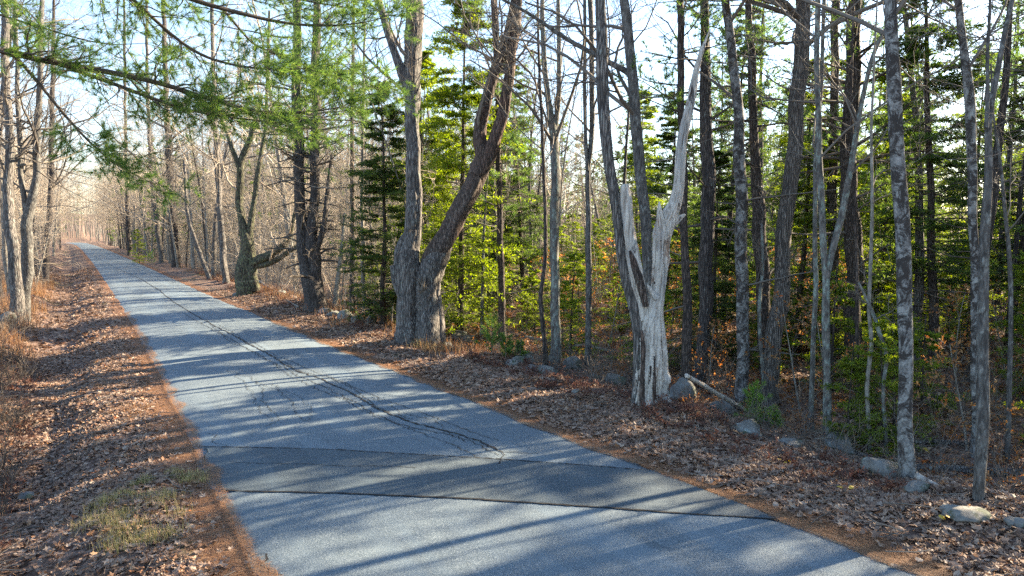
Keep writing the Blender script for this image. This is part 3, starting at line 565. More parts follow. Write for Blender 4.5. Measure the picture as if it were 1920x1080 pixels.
# ------------------------------------------------------------------ tree kinds to be repeated
def path_up(h, wob, r0, n=16, lean=0.):
    p = np.zeros((n, 3)); D = np.array([U(-lean, lean), U(-lean, lean), 1.])
    for i in range(1, n):
        D = nrm(D + np.array([*(rng.normal(size=2) * wob), .06])); p[i] = p[i - 1] + D * h / (n - 1)
    p[:, 2] -= .2; return p, np.maximum(.008, r0 * (1 - np.linspace(0, 1, n)) ** .8)
def proto_bare(h, r0, n1, t0, mat, twm, tw=1., dead=0, wob=.05, ll=(.18, .36)):
    p, r = path_up(h, wob, r0); T = MB(); C = MB(); trunk(T, p, r, 8, .5, .06, 6, .3, seed=int(U(0, 999)))
    crown_mesh(C, p, r, t0, n1, ll, tw)
    if dead: dead_branches(C, p, r, dead, .08, .6, (.5, 1.4), sub=3)
    return [('trunk', T, mat), ('crown', C, twm)]
def proto_hemlock(h, r0, nb, t0, Lb, leaf, mat, lean=.02, nl=16, per=20, lfw=.034, lfl=.13, yel=None, topcut=1.):
    p, r = path_up(h, .02, r0, lean=lean); T = MB(); C = MB(); Fm = MB(); trunk(T, p, r, 8, .5, .05, 6, .25, seed=int(U(0, 999)))
    P1 = np.array([p]); R1 = np.array([r])
    a, ra = spawn(P1, R1, nb, t0, .99, Lb * .6, Lb, (72, 98), 7, .09, -.022, .18, rel=False, rmin=.008, shape=lambda t: (1.04 - t) ** .6 * np.interp(t, [0, .2, .3], [.8, .9, 1]) * (.55 + .45 * rng.random(t.shape)))
    tubes(C, a, ra, 4)
    b, rb = spawn(a, ra, nl, .2, 1, .18, .45, (40, 65), 4, .08, -.03, .4, flat=True, rmin=.004); tubes(C, b, rb, 3)
    ps, D = along(b, per, .1, 1.); leaves(Fm, ps, D, lfl, lfw, .65, 55)
    ps, D = along(a, per * 2, .35, 1.); leaves(Fm, ps, D, lfl, lfw, .65, 55)
    if t0 > .15:
        d_, rd = spawn(P1, R1, 14, .06, t0, .5, 1.6, (75, 100), 5, .12, -.02, .15, rel=False, rmin=.006); tubes(C, d_, rd, 3)
        e_, re = spawn(d_, rd, 4, .2, 1, .3, .5, (40, 70), 3, .12, 0, .4, rmin=.004); tubes(C, e_, re, 3)
    return [('trunk', T, B['spruce']), ('branches', C, TWD), ('foliage', Fm, mat)]
def proto_pine(h, r0, nb, t0, Lb, dead=14):
    p, r = path_up(h, .015, r0); T = MB(); C = MB(); Fm = MB(); trunk(T, p, r, 10, .5, .06, 6, .25, seed=int(U(0, 999)))
    P1 = np.array([p]); R1 = np.array([r])
    a, ra = spawn(P1, R1, nb, t0, .99, Lb * .6, Lb, (60, 90), 7, .09, .03, .2, rel=False, rmin=.01, shape=lambda t: (1.06 - t) ** .6); tubes(C, a, ra, 4)
    b, rb = spawn(a, ra, 8, .3, 1, .2, .4, (35, 65), 4, .12, .03, .4, rmin=.005); tubes(C, b, rb, 3)
    ps, D = along(b, 7, .3, 1.); needles(Fm, ps, nrm(D + [0, 0, .3]), 9, .15, .014, .7)
    dead_branches(C, p, r, dead, .12, t0, (.8, 2.0), sub=4)
    return [('trunk', T, B['pine']), ('branches', C, TWD), ('foliage', Fm, PIN)]
def proto_beech(h):
    p, r = path_up(h, .06, .03, 10, .08); T = MB(); C = MB(); Fm = MB(); trunk(T, p, r, 6, .3, .03, 5, .2, seed=3)
    P1 = np.array([p]); R1 = np.array([r]); a, ra = spawn(P1, R1, 16, .15, .98, .3, .6, (40, 80), 5, .14, .02, .5, rmin=.006, shape=lambda t: 1.2 - .8 * t); tubes(C, a, ra, 3)
    b, rb = spawn(a, ra, 5, .2, 1, .3, .5, (30, 60), 3, .14, 0, .5, rmin=.004); tubes(C, b, rb, 3)
    ps, D = along(b, 5, .2, 1.); leaves(Fm, ps, D, .09, .05, .8, 50)
    return [('trunk', T, B['pole']), ('branches', C, TW), ('foliage', Fm, BEE)]
def merge_crown(parts):
    if len(parts) < 3: return parts
    J = MB()
    for k, (n, mb, m) in enumerate(parts[1:]): J.add(np.concatenate(mb.v), np.concatenate(mb.q) if mb.q else None, np.concatenate(mb.t) if mb.t else None, m=k)
    return [parts[0], ('crown', J, [p[2] for p in parts[1:]])]
def to_objs(parts):
    parts = merge_crown(parts)
    return [(n, mb.mesh(n, m)) for n, mb, m in parts]
def to_joined(parts, name):
    J = MB(); mats = []
    for k, (n, mb, m) in enumerate(parts):
        J.add(np.concatenate(mb.v), np.concatenate(mb.q) if mb.q else None, np.concatenate(mb.t) if mb.t else None, m=k); mats.append(m)
    return J.mesh(name, mats)
def place_parts(name, meshes, loc, rz, s, label, cat, group=None):
    root = empty(name, loc, label, cat, group, rz); root.scale = (s, s, s * U(.92, 1.1))
    for n, me in meshes:
        c = bpy.data.objects.new(n, me); COL.objects.link(c); c.parent = root
    return root
def place_joined(name, me, loc, rz, s, label, cat, group):
    o = bpy.data.objects.new(name, me); COL.objects.link(o); o.location = loc; o.rotation_euler.z = rz; o.scale = (s, s, s * U(.9, 1.15)); return tag(o, label, cat, group)

def in_view(x, y, m=1.08):
    dx = x * math.cos(YAW) - y * math.sin(YAW); dz = x * math.sin(YAW) + y * math.cos(YAW)
    return dz > 1 and abs(dx) / dz < 960 / F_PX * m + .5 / max(dz, 1)
def upx(x, y):
    dx = x * math.cos(YAW) - y * math.sin(YAW); dz = x * math.sin(YAW) + y * math.cos(YAW); return (960 + F_PX * dx / dz, dz) if dz > .5 else (9999, 0)

bareP = [proto_bare(U(12, 16), U(.09, .14), 17, U(.25, .4), B[('maple', 'pine', 'pole', 'lichen')[_]], (TW, TW, TWP, TWP)[_], (1.1, 1.1, 1.3, 1.3)[_], dead=8, wob=.06, ll=((.22, .5), (.22, .5), (.35, .75), (.35, .75))[_]) for _ in range(4)]
poleP = [proto_bare(U(8, 12), U(.03, .055), 16, .2, B['pole'], TWP, .9, dead=12, wob=.08, ll=(.2, .4)) for _ in range(5)]
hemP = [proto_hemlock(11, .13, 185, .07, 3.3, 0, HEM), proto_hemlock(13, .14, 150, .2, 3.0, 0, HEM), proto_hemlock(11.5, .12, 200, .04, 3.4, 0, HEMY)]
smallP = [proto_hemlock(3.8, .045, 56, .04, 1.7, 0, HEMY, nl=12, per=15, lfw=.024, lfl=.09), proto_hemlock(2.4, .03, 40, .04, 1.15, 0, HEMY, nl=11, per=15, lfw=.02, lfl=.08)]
pineP = [proto_pine(17, .16, 46, .5, 2.6), proto_pine(19, .19, 44, .58, 2.9)]
beeP = [proto_beech(3.2), proto_beech(2.4)]
O_bare, O_pole, O_hem, O_small, O_pine, O_bee = [[to_objs(x) for x in L] for L in (bareP, poleP, hemP, smallP, pineP, beeP)]
J_bare = [to_joined(x, 'bare_tree') for x in bareP]; J_pole = [to_joined(x, 'sapling') for x in poleP]; J_hem = [to_joined(x, 'hemlock_tree') for x in hemP]
J_small = [to_joined(x, 'hemlock_tree') for x in smallP]; J_pine = [to_joined(x, 'pine_tree') for x in pineP]; J_bee = [to_joined(x, 'beech_sapling') for x in beeP]

def one(kind, k, u, d, s, name, label, cat):
    p = GD(u, d); return place_parts(name, kind[k], p, U(0, 6.28), s, label, cat)
# singled-out evergreens
one(O_hem, 0, 716, 25, .80, 'hemlock_tree', 'dark hemlock just left of the big twin trunked maple', 'hemlock')
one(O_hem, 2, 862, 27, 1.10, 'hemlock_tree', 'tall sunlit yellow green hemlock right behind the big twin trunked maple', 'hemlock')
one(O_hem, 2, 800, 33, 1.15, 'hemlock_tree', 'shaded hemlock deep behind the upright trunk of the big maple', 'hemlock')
one(O_hem, 0, 930, 36, .9, 'hemlock_tree', 'bright hemlock seen through the gap right of the leaning maple trunk', 'hemlock')
one(O_hem, 1, 1757, 19, .95, 'hemlock_tree', 'hemlock with a dark brown trunk behind the black blotched trunk', 'hemlock')
one(O_hem, 2, 1660, 24, .75, 'hemlock_tree', 'sunlit hemlock filling the gap right of the slim Y tree', 'hemlock')
one(O_hem, 1, 1900, 21, .85, 'hemlock_tree', 'hemlock with open branches behind the thin stem at the right edge', 'hemlock')
one(O_hem, 0, 1345, 21, .65, 'hemlock_tree', 'dark hemlock behind the straight dark trunk right of the dead tree', 'hemlock')
one(O_small, 0, 1690, 13.5, .8, 'hemlock_sapling', 'leafy green hemlock sapling behind the black blotched trunk', 'hemlock')
one(O_small, 1, 1600, 13.2, .9, 'hemlock_sapling', 'low bright hemlock sapling right of the slim Y tree', 'hemlock')
one(O_small, 1, 1740, 15, 1.1, 'hemlock_sapling', 'pale green hemlock sapling right of the black blotched trunk', 'hemlock')
one(O_small, 0, 262, 80, 1.0, 'hemlock_sapling', 'small dark spruce on the right verge far along the road', 'spruce')

# ------------------------------------------------------------------ repeats
taken = []
def free(x, y, m):
    for a, b in taken:
        if (a - x) ** 2 + (b - y) ** 2 < m * m: return False
    return True
def region(n, xf, yf, mind, ok=None, tries=40):
    out = []
    for _ in range(n * tries):
        if len(out) >= n: break
        x = xf(); y = yf()
        if ok and not ok(x, y): continue
        if not free(x, y, mind): continue
        taken.append((x, y)); out.append((x, y))
    return out
def off_right(x, y): return x > xr(y) + 3.6
DENS = dict(pine=32, bare=120, pole=250, hem=50, small=125, beech=85)
def scatter(objs, joined, spots, near, name, labels, cat, smin, smax, group):
    for i, (x, y) in enumerate(spots):
        u, d = upx(x, y); loc = (x, y, float(H(x, y)) - .02); k = int(rng.integers(len(objs)))
        if objs is O_bare and 0 < d < 42: k = k % 2
        lab = labels[0]
        if 0 < d < near and -60 < u < 1980: place_parts(name, objs[k], loc, U(0, 6.28), U(smin, smax), lab, cat, group)
        else: place_joined(name, joined[k], loc, U(0, 6.28), U(smin, smax), labels[1], cat, group + ' farther back')
vis = lambda x, y: in_view(x, y, 1.15)
gapcol = lambda x, y: not (985 < upx(x, y)[0] < 1180)
sp = region(DENS['pine'], lambda: U(18, 60), lambda: U(6, 95), 3.5, lambda x, y: vis(x, y) and gapcol(x, y))
scatter(O_pine, J_pine, sp, 45, 'pine_tree', ['tall straight pine trunk with dead lower branches standing in the woods', 'distant tall pine crown showing above the woods'], 'pine', .85, 1.15, 'pines in the woods')
sp = region(DENS['hem'], lambda: 17 + 50 * rng.random() ** 1.3, lambda: U(2, 80), 2.4, lambda x, y: vis(x, y) and gapcol(x, y) and upx(x, y)[0] > 700)
scatter(O_hem, J_hem, sp, 40, 'hemlock_tree', ['feathery hemlock standing among the trunks of the woods', 'distant hemlock in the depth of the woods'], 'hemlock', .55, 1.0, 'hemlocks in the woods')
sp = region(DENS['bare'], lambda: U(11.5, 60), lambda: U(8, 190), 1.8, lambda x, y: vis(x, y) and off_right(x, y))
scatter(O_bare, J_bare, sp, 38, 'bare_tree', ['bare grey hardwood standing in the woods right of the road', 'distant bare hardwood in the woods right of the road'], 'tree', .8, 1.2, 'bare hardwoods right of the road')
sp = region(DENS['pole'], lambda: xr(0) + 3 + 34 * rng.random() ** 1.5, lambda: 14 + 120 * rng.random() ** .8, .9, lambda x, y: vis(x, y) and off_right(x, y) and (upx(x, y)[0] < 740 or rng.random() < .32))
scatter(O_pole, J_pole, sp, 34, 'sapling', ['thin pale bare sapling in the thicket right of the road', 'distant thin bare sapling in the thicket right of the road'], 'sapling', .6, 1.15, 'saplings right of the road')
sp = region(DENS['beech'], lambda: U(12.5, 38), lambda: U(3, 36), 1.0, lambda x, y: vis(x, y) and upx(x, y)[0] > 950)
scatter(O_bee, J_bee, sp, 40, 'beech_sapling', ['low beech sapling holding orange leaves in the undergrowth', 'distant beech sapling holding orange leaves'], 'beech', .6, 1.3, 'orange beech saplings in the undergrowth')
sp = region(DENS['small'], lambda: U(12.2, 42), lambda: U(3, 45), 1.2, lambda x, y: vis(x, y) and upx(x, y)[0] > 660)
scatter(O_small, J_small, sp, 40, 'hemlock_sapling', ['low green hemlock sapling in the undergrowth', 'distant low green hemlock sapling in the undergrowth'], 'hemlock', .55, 1.5, 'hemlock saplings in the undergrowth')
sp = region(20, lambda: U(24, 46), lambda: U(3, 34), 2.6, lambda x, y: vis(x, y) and gapcol(x, y))
scatter(O_hem, J_hem, sp, 30, 'hemlock_tree', ['feathery hemlock standing among the trunks of the woods', 'distant hemlock in the depth of the woods'], 'hemlock', 1.0, 1.3, 'hemlocks in the woods')
# left verge and both sides far along the road
sp = region(75, lambda: U(-12, -2.0), lambda: U(34, 240), 1.6, lambda x, y: x < xl(y) - 3.2 and vis(x, y))
scatter(O_bare, J_bare, sp, 60, 'bare_tree', ['bare grey tree in the row along the left verge', 'distant bare tree in the row along the left verge'], 'tree', .95, 1.4, 'bare trees along the left verge')
sp = region(40, lambda: U(-10, -1.8), lambda: U(30, 120), 1.0, lambda x, y: x < xl(y) - 3.0 and vis(x, y))
scatter(O_pole, J_pole, sp, 60, 'sapling', ['thin bare sapling on the left verge', 'distant thin bare sapling on the left verge'], 'sapling', .6, 1.0, 'saplings on the left verge')
sp = region(60, lambda: U(8.2, 12), lambda: U(42, 260), 2.0, lambda x, y: x > xr(y) + 2.3)
scatter(O_bare, J_bare, sp, 60, 'bare_tree', ['bare tree near the right edge of the road in the middle distance', 'distant bare tree lining the right edge of the road'], 'tree', 1.0, 1.45, 'bare trees lining the right edge of the road')
# unseen trees added right of the frame to shade the near road
sp = region(84, lambda: U(11, 50), lambda: U(-3, 12), 1.5, lambda x, y: not in_view(x, y, 1.1))
for i, (x, y) in enumerate(sp):
    if x > 30 and i % 3 == 0: place_joined('hemlock_tree', J_hem[i % 3], (x, y, -.5), U(0, 6), U(.9, 1.25), 'unseen hemlock right of the picture, added to shade the road', 'hemlock', 'hemlocks beyond the right edge')
    elif i % 2: place_joined('pine_tree', J_pine[i % 2], (x, y, -.5), U(0, 6), U(.8, 1.1), 'unseen pine right of the picture, added to shade the road', 'pine', 'pines beyond the right edge')
    else: place_joined('hardwood_tree', J_bare[i % 4 // 2], (x, y, -.5), U(0, 6), U(.8, 1.1), 'unseen bare tree right of the picture, added to shade the road', 'tree', 'bare trees beyond the right edge')

# needled crowns of the traced pines
def pine_crown(h, n, t0, t1, L, nd=8, W=.010, red=0):
    root, d, outp = h; base = np.array(root.location); C = MB(); Fm = MB()
    for q, rr in outp[:2]:
        if q[-1][2] < 9: continue
        sel = np.linspace(0, len(q) - 1, 24).astype(int)
        a, ra = spawn(q[sel][None], rr[sel][None], n, t0, t1, L * .5, L, (60, 95), 7, .09, .01, .25, rel=False, rmin=.012); tubes(C, a, ra, 4)
        b, rb = spawn(a, ra, 10, .2, 1, .2, .45, (35, 65), 4, .12, .02, .4, rmin=.005); tubes(C, b, rb, 3)
        ps, D = along(b, nd, .2, 1.); needles(Fm, ps, nrm(D + [0, 0, .2]), 10, .15, W, .7)
    m = MB(); 
    for k, x in enumerate((C, Fm)): m.add(np.concatenate(x.v), np.concatenate(x.q) if x.q else None, np.concatenate(x.t) if x.t else None, m=k)
    obj('crown', m, [TWD, PIN], root, origin=base)
for lab, n, t0, t1, L, nd, W in (('grey twin', 22, .42, .99, 3.6, 7, .010), ('dark trunk on the right verge with', 24, .22, .99, 3.2, 7, .018), ('dark leaning trunk with', 20, .4, .99, 3., 7, .016),
        ('dark straight trunk right', 26, .4, .99, 2.6, 8, .010), ('narrow dark trunk', 22, .42, .99, 2.2, 8, .010), ('tall dark trunk behind and', 30, .3, .99, 2.6, 8, .012), ('broad brown', 34, .3, .99, 3., 8, .012),
        ('second brown', 28, .3, .99, 2.6, 8, .012), ('dark trunk standing over', 34, .3, .99, 2., 8, .010)):
    h = [x for x in HEROES if x[0]['label'].startswith(lab)][0]; pine_crown(h, n, t0, t1, L, nd, W)

# ------------------------------------------------------------------ white pine overhanging from the left
def overhang():
    base = np.array([-3.4, 8.2, float(H(-3.4, 8.2))])
    root = empty('pine_tree', base, 'near pine reaching long dark needled limbs over the road from the left edge', 'pine')
    T = MB(); p = np.array([base + [0, 0, -.3], base + [.05, 0, 4], base + [.0, .1, 8], base + [.05, .1, 12], base + [0, 0, 15]]); r = np.array([.27, .24, .2, .14, .03])
    trunk(T, p, r, 16, .3, .08, 9, .3, seed=77); obj('trunk', T, B['pine'], root, origin=base)
    tk = lambda z: base + [.02, .05, z]
    limbs = [
        (tk(5.0), [(0, 92, 13), (60, 110, 12), (150, 125, 11), (230, 140, 10), (300, 155, 9), (380, 182, 8), (450, 203, 7), (520, 214, 5), (600, 208, 3), (650, 200, 1.5)], 8.6, .10, 58, .3),
        (None, [(105, 118, 8), (200, 152, 7), (300, 190, 6), (350, 206, 5), (430, 222, 4), (500, 226, 3), (560, 240, 1.5)], 8.8, .12, 30, .25),
        (None, [(20, 98, 8), (45, 122, 6.5), (80, 165, 6), (120, 215, 5.5), (165, 265, 4.5), (200, 298, 3.5), (240, 322, 3), (300, 350, 1.5)], 8.4, .15, 22, .35),
        (tk(8.4), [(235, -15, 8), (280, 28, 7), (330, 74, 6.5), (380, 108, 5.5), (450, 126, 4.5), (520, 130, 3.5), (600, 128, 2)], 8.4, .2, 56, .35),
        (tk(9.0), [(330, -10, 9), (400, 12, 9), (450, 25, 8), (520, 42, 6), (600, 50, 4.5), (680, 44, 2.5), (730, 30, 1.2)], 8.2, .25, 50, .25),
        (tk(9.4), [(360, -60, 6), (450, -30, 5), (540, -5, 4), (620, 10, 3), (700, 20, 1.5)], 8.8, .2, 48, .2),
        (tk(6.5), [(0, 30, 4), (60, 45, 4), (130, 68, 3), (200, 85, 2), (290, 80, 1)], 9.8, .1, 26, .2),
        (tk(8), [(480, 90, 4), (540, 105, 4), (600, 140, 3), (650, 150, 2), (700, 165, 1)], 10.5, .1, 48, .1),
    ]
    for i, (st, pts, d, dd, nb, t0) in enumerate(limbs):
        q = np.array([P(u, v, d + dd * k) for k, (u, v, _) in enumerate(pts)]); rr = np.array([a[2] for a in pts]) / 2 / F_PX * d
        if st is not None and i != 7: q = np.vstack([st, q]); rr = np.r_[rr[0] * 1.3, rr]
        if i == 7: q = np.vstack([P(420, 20, 9.5), q]); rr = np.r_[rr[0] * 1.2, rr]
        m = MB(); q2, r2 = trunk(m, q, rr, 8, .1, .1, 6, 0, seed=90 + i, knots=.8)
        sel = np.linspace(0, len(q2) - 1, 24).astype(int); a0 = q2[sel][None]; r0 = r2[sel][None]
        tt = t0 if st is None else max(t0, .3)
        a, ra = spawn(a0, r0, int(nb * 1.15), tt, 1, .35, 1.1, (30, 85), 6, .16, -.005, .4, flat=True, rel=False, rmin=.005); tubes(m, a, ra, 4)
        b, rb = spawn(a, ra, 5, .2, 1, .25, .55, (25, 60), 4, .14, .02, .5, rel=True, rmin=.003); tubes(m, b, rb, 3)
        dd_, rd = spawn(a0, r0, 10, .15, .8, .3, .9, (50, 100), 5, .2, -.02, .35, rel=False, rmin=.004); tubes(m, dd_, rd, 3)
        lo = obj('limb', m, TWD, root, origin=base)
        Fm = MB(); ps, D = along(b, 5, .3, 1.); needles(Fm, ps, nrm(D + [0, 0, .1]), 13, .12, .0045, .5)
        ps, D = along(a, 5, .5, 1.); needles(Fm, ps, D, 14, .12, .005, .5)
        f = obj('foliage', Fm, PIN, lo, origin=base)
overhang()

# ------------------------------------------------------------------ boulders of the tumbled stone wall
def boulder(seed, flat=.6):
    g = np.random.default_rng(seed); import bmesh
    bm = bmesh.new(); bmesh.ops.create_icosphere(bm, subdivisions=4, radius=1); v = np.array([q.co[:] for q in bm.verts]); f = np.array([[q.index for q in fc.verts] for fc in bm.faces]); bm.free()
    for _ in range(9):                      # planed faces
        n_ = nrm(g.normal(size=3)); c = g.uniform(.55, .85); dd = v @ n_ - c; v = v - np.where(dd > 0, dd, 0)[:, None] * n_ * .85
    for k in range(3):
        ph = g.uniform(0, 6, 3); s_ = 2.5 * 2 ** k; v = v * (1 + .05 / (k + 1) * np.sin(v @ g.normal(size=3) * s_ + ph[0]) + .04 / (k + 1) * np.sin(v @ g.normal(size=3) * s_ + ph[1]))[:, None]
    v[:, 2] *= flat; return v, f
rocks = [
    (1278, 752, 54, 'pale squarish boulder at the foot of the bleached dead tree', 1.), (1322, 770, 24, 'small flat stone between the dead tree and the leaning stick', .5),
    (1368, 774, 46, 'lichened boulder under the foot of the leaning pale stick', .8), (1343, 768, 24, 'dark small boulder left of the one under the leaning stick', .8),
    (1578, 846, 60, 'dark mossy boulder at the foot of the slim Y tree', .75), (1652, 892, 64, 'grey blue boulder just left of the black blotched trunk', .7),
    (1718, 922, 52, 'low stone with yellow leaves at the foot of the black blotched trunk', .5), (1812, 968, 84, 'long low slab stone by the dark hollow', .30),
    (1908, 990, 46, 'mossy stone at the right edge beyond the dark hollow', .6), (1072, 694, 36, 'pointed boulder between the lichen green tree and the slender trunk', .95),
    (1030, 682, 36, 'rounded flat boulder left of the foot of the lichen green tree', .6), (1081, 739, 18, 'little white stone alone in the leaf litter', .7),
    (1150, 720, 44, 'dark boulder in twigs left of the dead tree', .6), (1110, 712, 24, 'half buried stone right of the pointed boulder', .6),
    (878, 642, 30, 'pale rounded stone right of the big maple', .7), (862, 634, 28, 'dark stone touching the foot of the big maple', .7), (990, 668, 26, 'low stone right of the pine seedlings', .5),
    (612, 588, 24, 'wall stone nearest the foot of the twin pine', .7), (628, 594, 26, 'second wall stone right of the twin pine', .7), (648, 600, 30, 'rounded wall stone under the pale pole', .8),
    (670, 604, 24, 'wall stone at the left of the dark hemlock', .7), (694, 606, 26, 'wall stone in the shade of the dark hemlock', .7), (588, 582, 16, 'small wall stone in front of the twin pine', .6),
    (442, 556, 14, 'stone at the foot of the crooked mossy maple', .7), (52, 935, 34, 'pale stone half buried in leaves on the left bank', .5), (18, 604, 34, 'dark stone at the foot of the left verge trees', .7),
    (1440, 792, 26, 'stone behind the pine seedling', .6), (1196, 742, 20, 'stone wedged against the left of the dead tree', .8)]
for i, (u, v, wd, lab, fl) in enumerate(rocks):
    p, d = G(u, v); s_ = wd / 2 / F_PX * d * 1.12; vv, ff = boulder(40 + i, fl); m = MB(); a = U(0, 6.28); c, s2 = math.cos(a), math.sin(a)
    vv = vv * np.array([1.05, .9, 1]); vv = np.c_[vv[:, 0] * c - vv[:, 1] * s2, vv[:, 0] * s2 + vv[:, 1] * c, vv[:, 2]] * s_
    m.add(vv, t=ff); o = obj('boulder', m, ROCK); o.location = (p[0], p[1], p[2] + s_ * fl * .42); tag(o, lab, 'boulder')

for i in range(46):
    y = 7 + 40 * rng.random() ** 1.2; x = xr(y) + U(2.5, 3.6); s_ = U(.12, .32); vv, ff = boulder(200 + i, U(.5, .8)); m = MB(); m.add(vv * s_, t=ff); o = obj('boulder', m, ROCK); o.location = (x, y, float(H(x, y)) + U(-.02, .06)); o.rotation_euler.z = U(0, 6)
    tag(o, 'small half buried stone of the tumbled wall along the right verge', 'boulder', 'small stones of the tumbled wall')
# ------------------------------------------------------------------ fallen wood
def log(name, label, a, b, wa, wb, mat, za=0, zb=0, da=None, db=None, br=4, cat='log', straight=False):
    pa, d1 = G(*a) if da is None else (P(*a, da), da); pb, d2 = G(*b) if db is None else (P(*b, db), db)
    pa = pa + [0, 0, za]; pb = pb + [0, 0, zb]; t = np.linspace(0, 1, 8)[:, None]; p = pa * (1 - t) + pb * t; p = p + rng.normal(size=p.shape) * (.004 if straight else .02)
    r = np.linspace(wa / 2 / F_PX * d1, wb / 2 / F_PX * d2, 8); m = MB(); base = p[0].copy(); q, rr = trunk(m, p, r, 12, .1, .08, 7, 0, seed=int(a[0]), knots=.3 if straight else 1)
    root = empty(name, base, label, cat); obj('trunk', m, mat, root, origin=base)
    if br:
        x, rx = spawn(q[None], rr[None], br, .2, 1, .15, .45, (40, 80), 5, .15, .03, .35, rel=False, rmin=.006)
        for i in range(br): m = MB(); tubes(m, x[i:i + 1], rx[i:i + 1], 4); obj('twig', m, TW, root, origin=base)
log('fallen_branch', 'bleached pale stick leaning up left from a boulder', (1398, 772), (1287, 704), 9, 8, B['dead'], .03, 0, None, 13.2, br=0, cat='branch', straight=True)
log('fallen_log', 'grey log lying across the woods floor behind the dark hollow', (1712, 884), (1990, 905), 15, 17, B['maple'], .08, .08)
log('fallen_log', 'short pale log end beside the foot of the black blotched trunk', (1712, 900), (1782, 926), 16, 9, B['dead'], .05, .02, br=2)
log('fallen_log', 'thin log behind the black blotched trunk, left of the dappled trunk', (1706, 836), (1832, 842), 8, 9, B['maple'], .1, .1)
log('fallen_log', 'sunlit fallen trunk lying behind the lichen green tree', (985, 640), (1150, 668), 7, 6, B['pole'], .15, .15)
log('fallen_branch', 'grey branch on the ground between the flat edged boulder and the mossy one', (1590, 850), (1690, 880), 9, 6, B['maple'], .06, .05, br=5, cat='branch')
log('fallen_branch', 'thin branch stretched left from the mossy boulder', (1600, 838), (1525, 836), 4, 3, B['pole'], .2, .12, br=6, cat='branch')
log('fallen_branch', 'thin slanting dead branch right of the crooked mossy maple', (470, 528), (560, 578), 4, 3, B['pole'], .5, .05, br=3, cat='branch')

# ------------------------------------------------------------------ seedlings
def seedling(u, v, h, label, name='pine_seedling', n=26, mat=PIN):
    p, d = G(u, v); root = empty(name, p, label, 'seedling'); q = np.array([p + [0, 0, -.05], p + [.01, 0, h * .5], p + [0, .01, h]]); q, r = resample(q, np.array([.012, .009, .004]), .05)
    C = MB(); tubes(C, q[None], r[None], 5); a, ra = spawn(q[None], r[None], n, .1, 1, h * .3, h * .7, (40, 80), 5, .1, .06, .5, rel=False, rmin=.004, shape=lambda t: 1.15 - .7 * t); tubes(C, a, ra, 3); obj('stem', C, TW, root, origin=p)
    Fm = MB(); ps, D = along(a, 16, .15, 1.); needles(Fm, ps, D, 12, .10, .006, .6); obj('foliage', Fm, mat, root, origin=p)
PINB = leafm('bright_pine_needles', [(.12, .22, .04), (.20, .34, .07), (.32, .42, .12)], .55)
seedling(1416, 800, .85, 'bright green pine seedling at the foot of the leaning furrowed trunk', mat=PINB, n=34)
seedling(922, 668, .95, 'tallest of the dark green pine seedlings below the thin lichen pole'); seedling(948, 674, .6, 'middle one of the dark green pine seedlings'); seedling(975, 676, .45, 'lowest and rightmost of the dark green pine seedlings')
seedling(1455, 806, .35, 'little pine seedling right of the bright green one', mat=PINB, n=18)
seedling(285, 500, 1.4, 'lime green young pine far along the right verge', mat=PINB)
# ------------------------------------------------------------------ litter and ground cover
def leafproto(kind):
    if kind == 0: o = [(-.5, 0), (-.2, .12), (-.1, .38), (.02, .2), (.2, .42), (.26, .14), (.5, 0), (.26, -.14), (.2, -.42), (.02, -.2), (-.1, -.38), (-.2, -.12)]
    elif kind == 1: o = [(-.5, 0), (-.25, .2), (-.3, .5), (-.02, .3), (.1, .55), (.2, .2), (.5, .1), (.3, -.05), (.3, -.4), (.05, -.3), (-.1, -.55), (-.25, -.2)]
    else: o = [(-.5, 0), (-.25, .22), (.0, .28), (.25, .2), (.5, 0), (.25, -.2), (0, -.28), (-.25, -.22)]
    o = np.array(o); n = len(o); v = np.vstack([[0, 0], o]); z = U(.25, .9) * v[:, 1] ** 2 + U(-.3, .5) * v[:, 0] ** 2 + .06 * rng.normal(size=n + 1)
    return np.c_[v, z], np.array([[0, i, i % n + 1] for i in range(1, n + 1)])
LP = [leafproto(k % 3) for k in range(9)]
def litter(name, n, xf, yf, size, mat, tilt=.45, dens=None, label=None, zoff=.02, cat='leaves'):
    x = xf(n); y = yf(n)
    if dens is not None: k = rng.random(n) < dens(x, y); x, y = x[k], y[k]
    z = H(x, y) + U(0, 1, len(x)) * zoff + .008; ky = rng.integers(0, 9, len(x)); m = MB()
    on = (x > xl(y) - .05) & (x < xr(y) + .05); z = np.where(on, crown_z(x, y) + .02, z)
    for j in range(9):
        s_ = ky == j; nn = s_.sum()
        if nn: inst(m, LP[j][0], LP[j][1], np.c_[x, y, z][s_], rots(nn, tilt), size * U(.4, 1.5, nn))
    o = obj(name, m, mat, smooth=False); return tag(o, label, cat, kind='stuff')
off = lambda x, y: np.maximum(x - xr(y), xl(y) - x)
dn = lambda x, y: np.clip((off(x, y) - .12) / .75, 0.02, 1) * np.where(off(x, y) > .05, 1, .3) * np.clip(.75 + 1.3 * vnoise(x, y, .8, 9), .4, 1)
litter('fallen_leaves', 78000, lambda n: U(6.9, 12.5, n), lambda n: 2.5 + 14 * rng.random(n) ** 1.1, .095, LIT, .5, dn, 'brown fallen leaves covering the near right verge')
litter('fallen_leaves', 45000, lambda n: U(6.4, 13, n), lambda n: U(15, 45, n), .12, LIT, .5, dn, 'brown fallen leaves covering the right verge farther along')
litter('fallen_leaves', 62000, lambda n: U(-3.4, 1.5, n), lambda n: 5.5 + 22 * rng.random(n) ** 1.15, .08, LIT, .5, dn, 'grey brown fallen leaves covering the near left verge')
litter('fallen_leaves', 26000, lambda n: U(-6, 1.8, n), lambda n: U(25, 80, n), .15, LIT, .5, dn, 'fallen leaves on the left verge farther along')
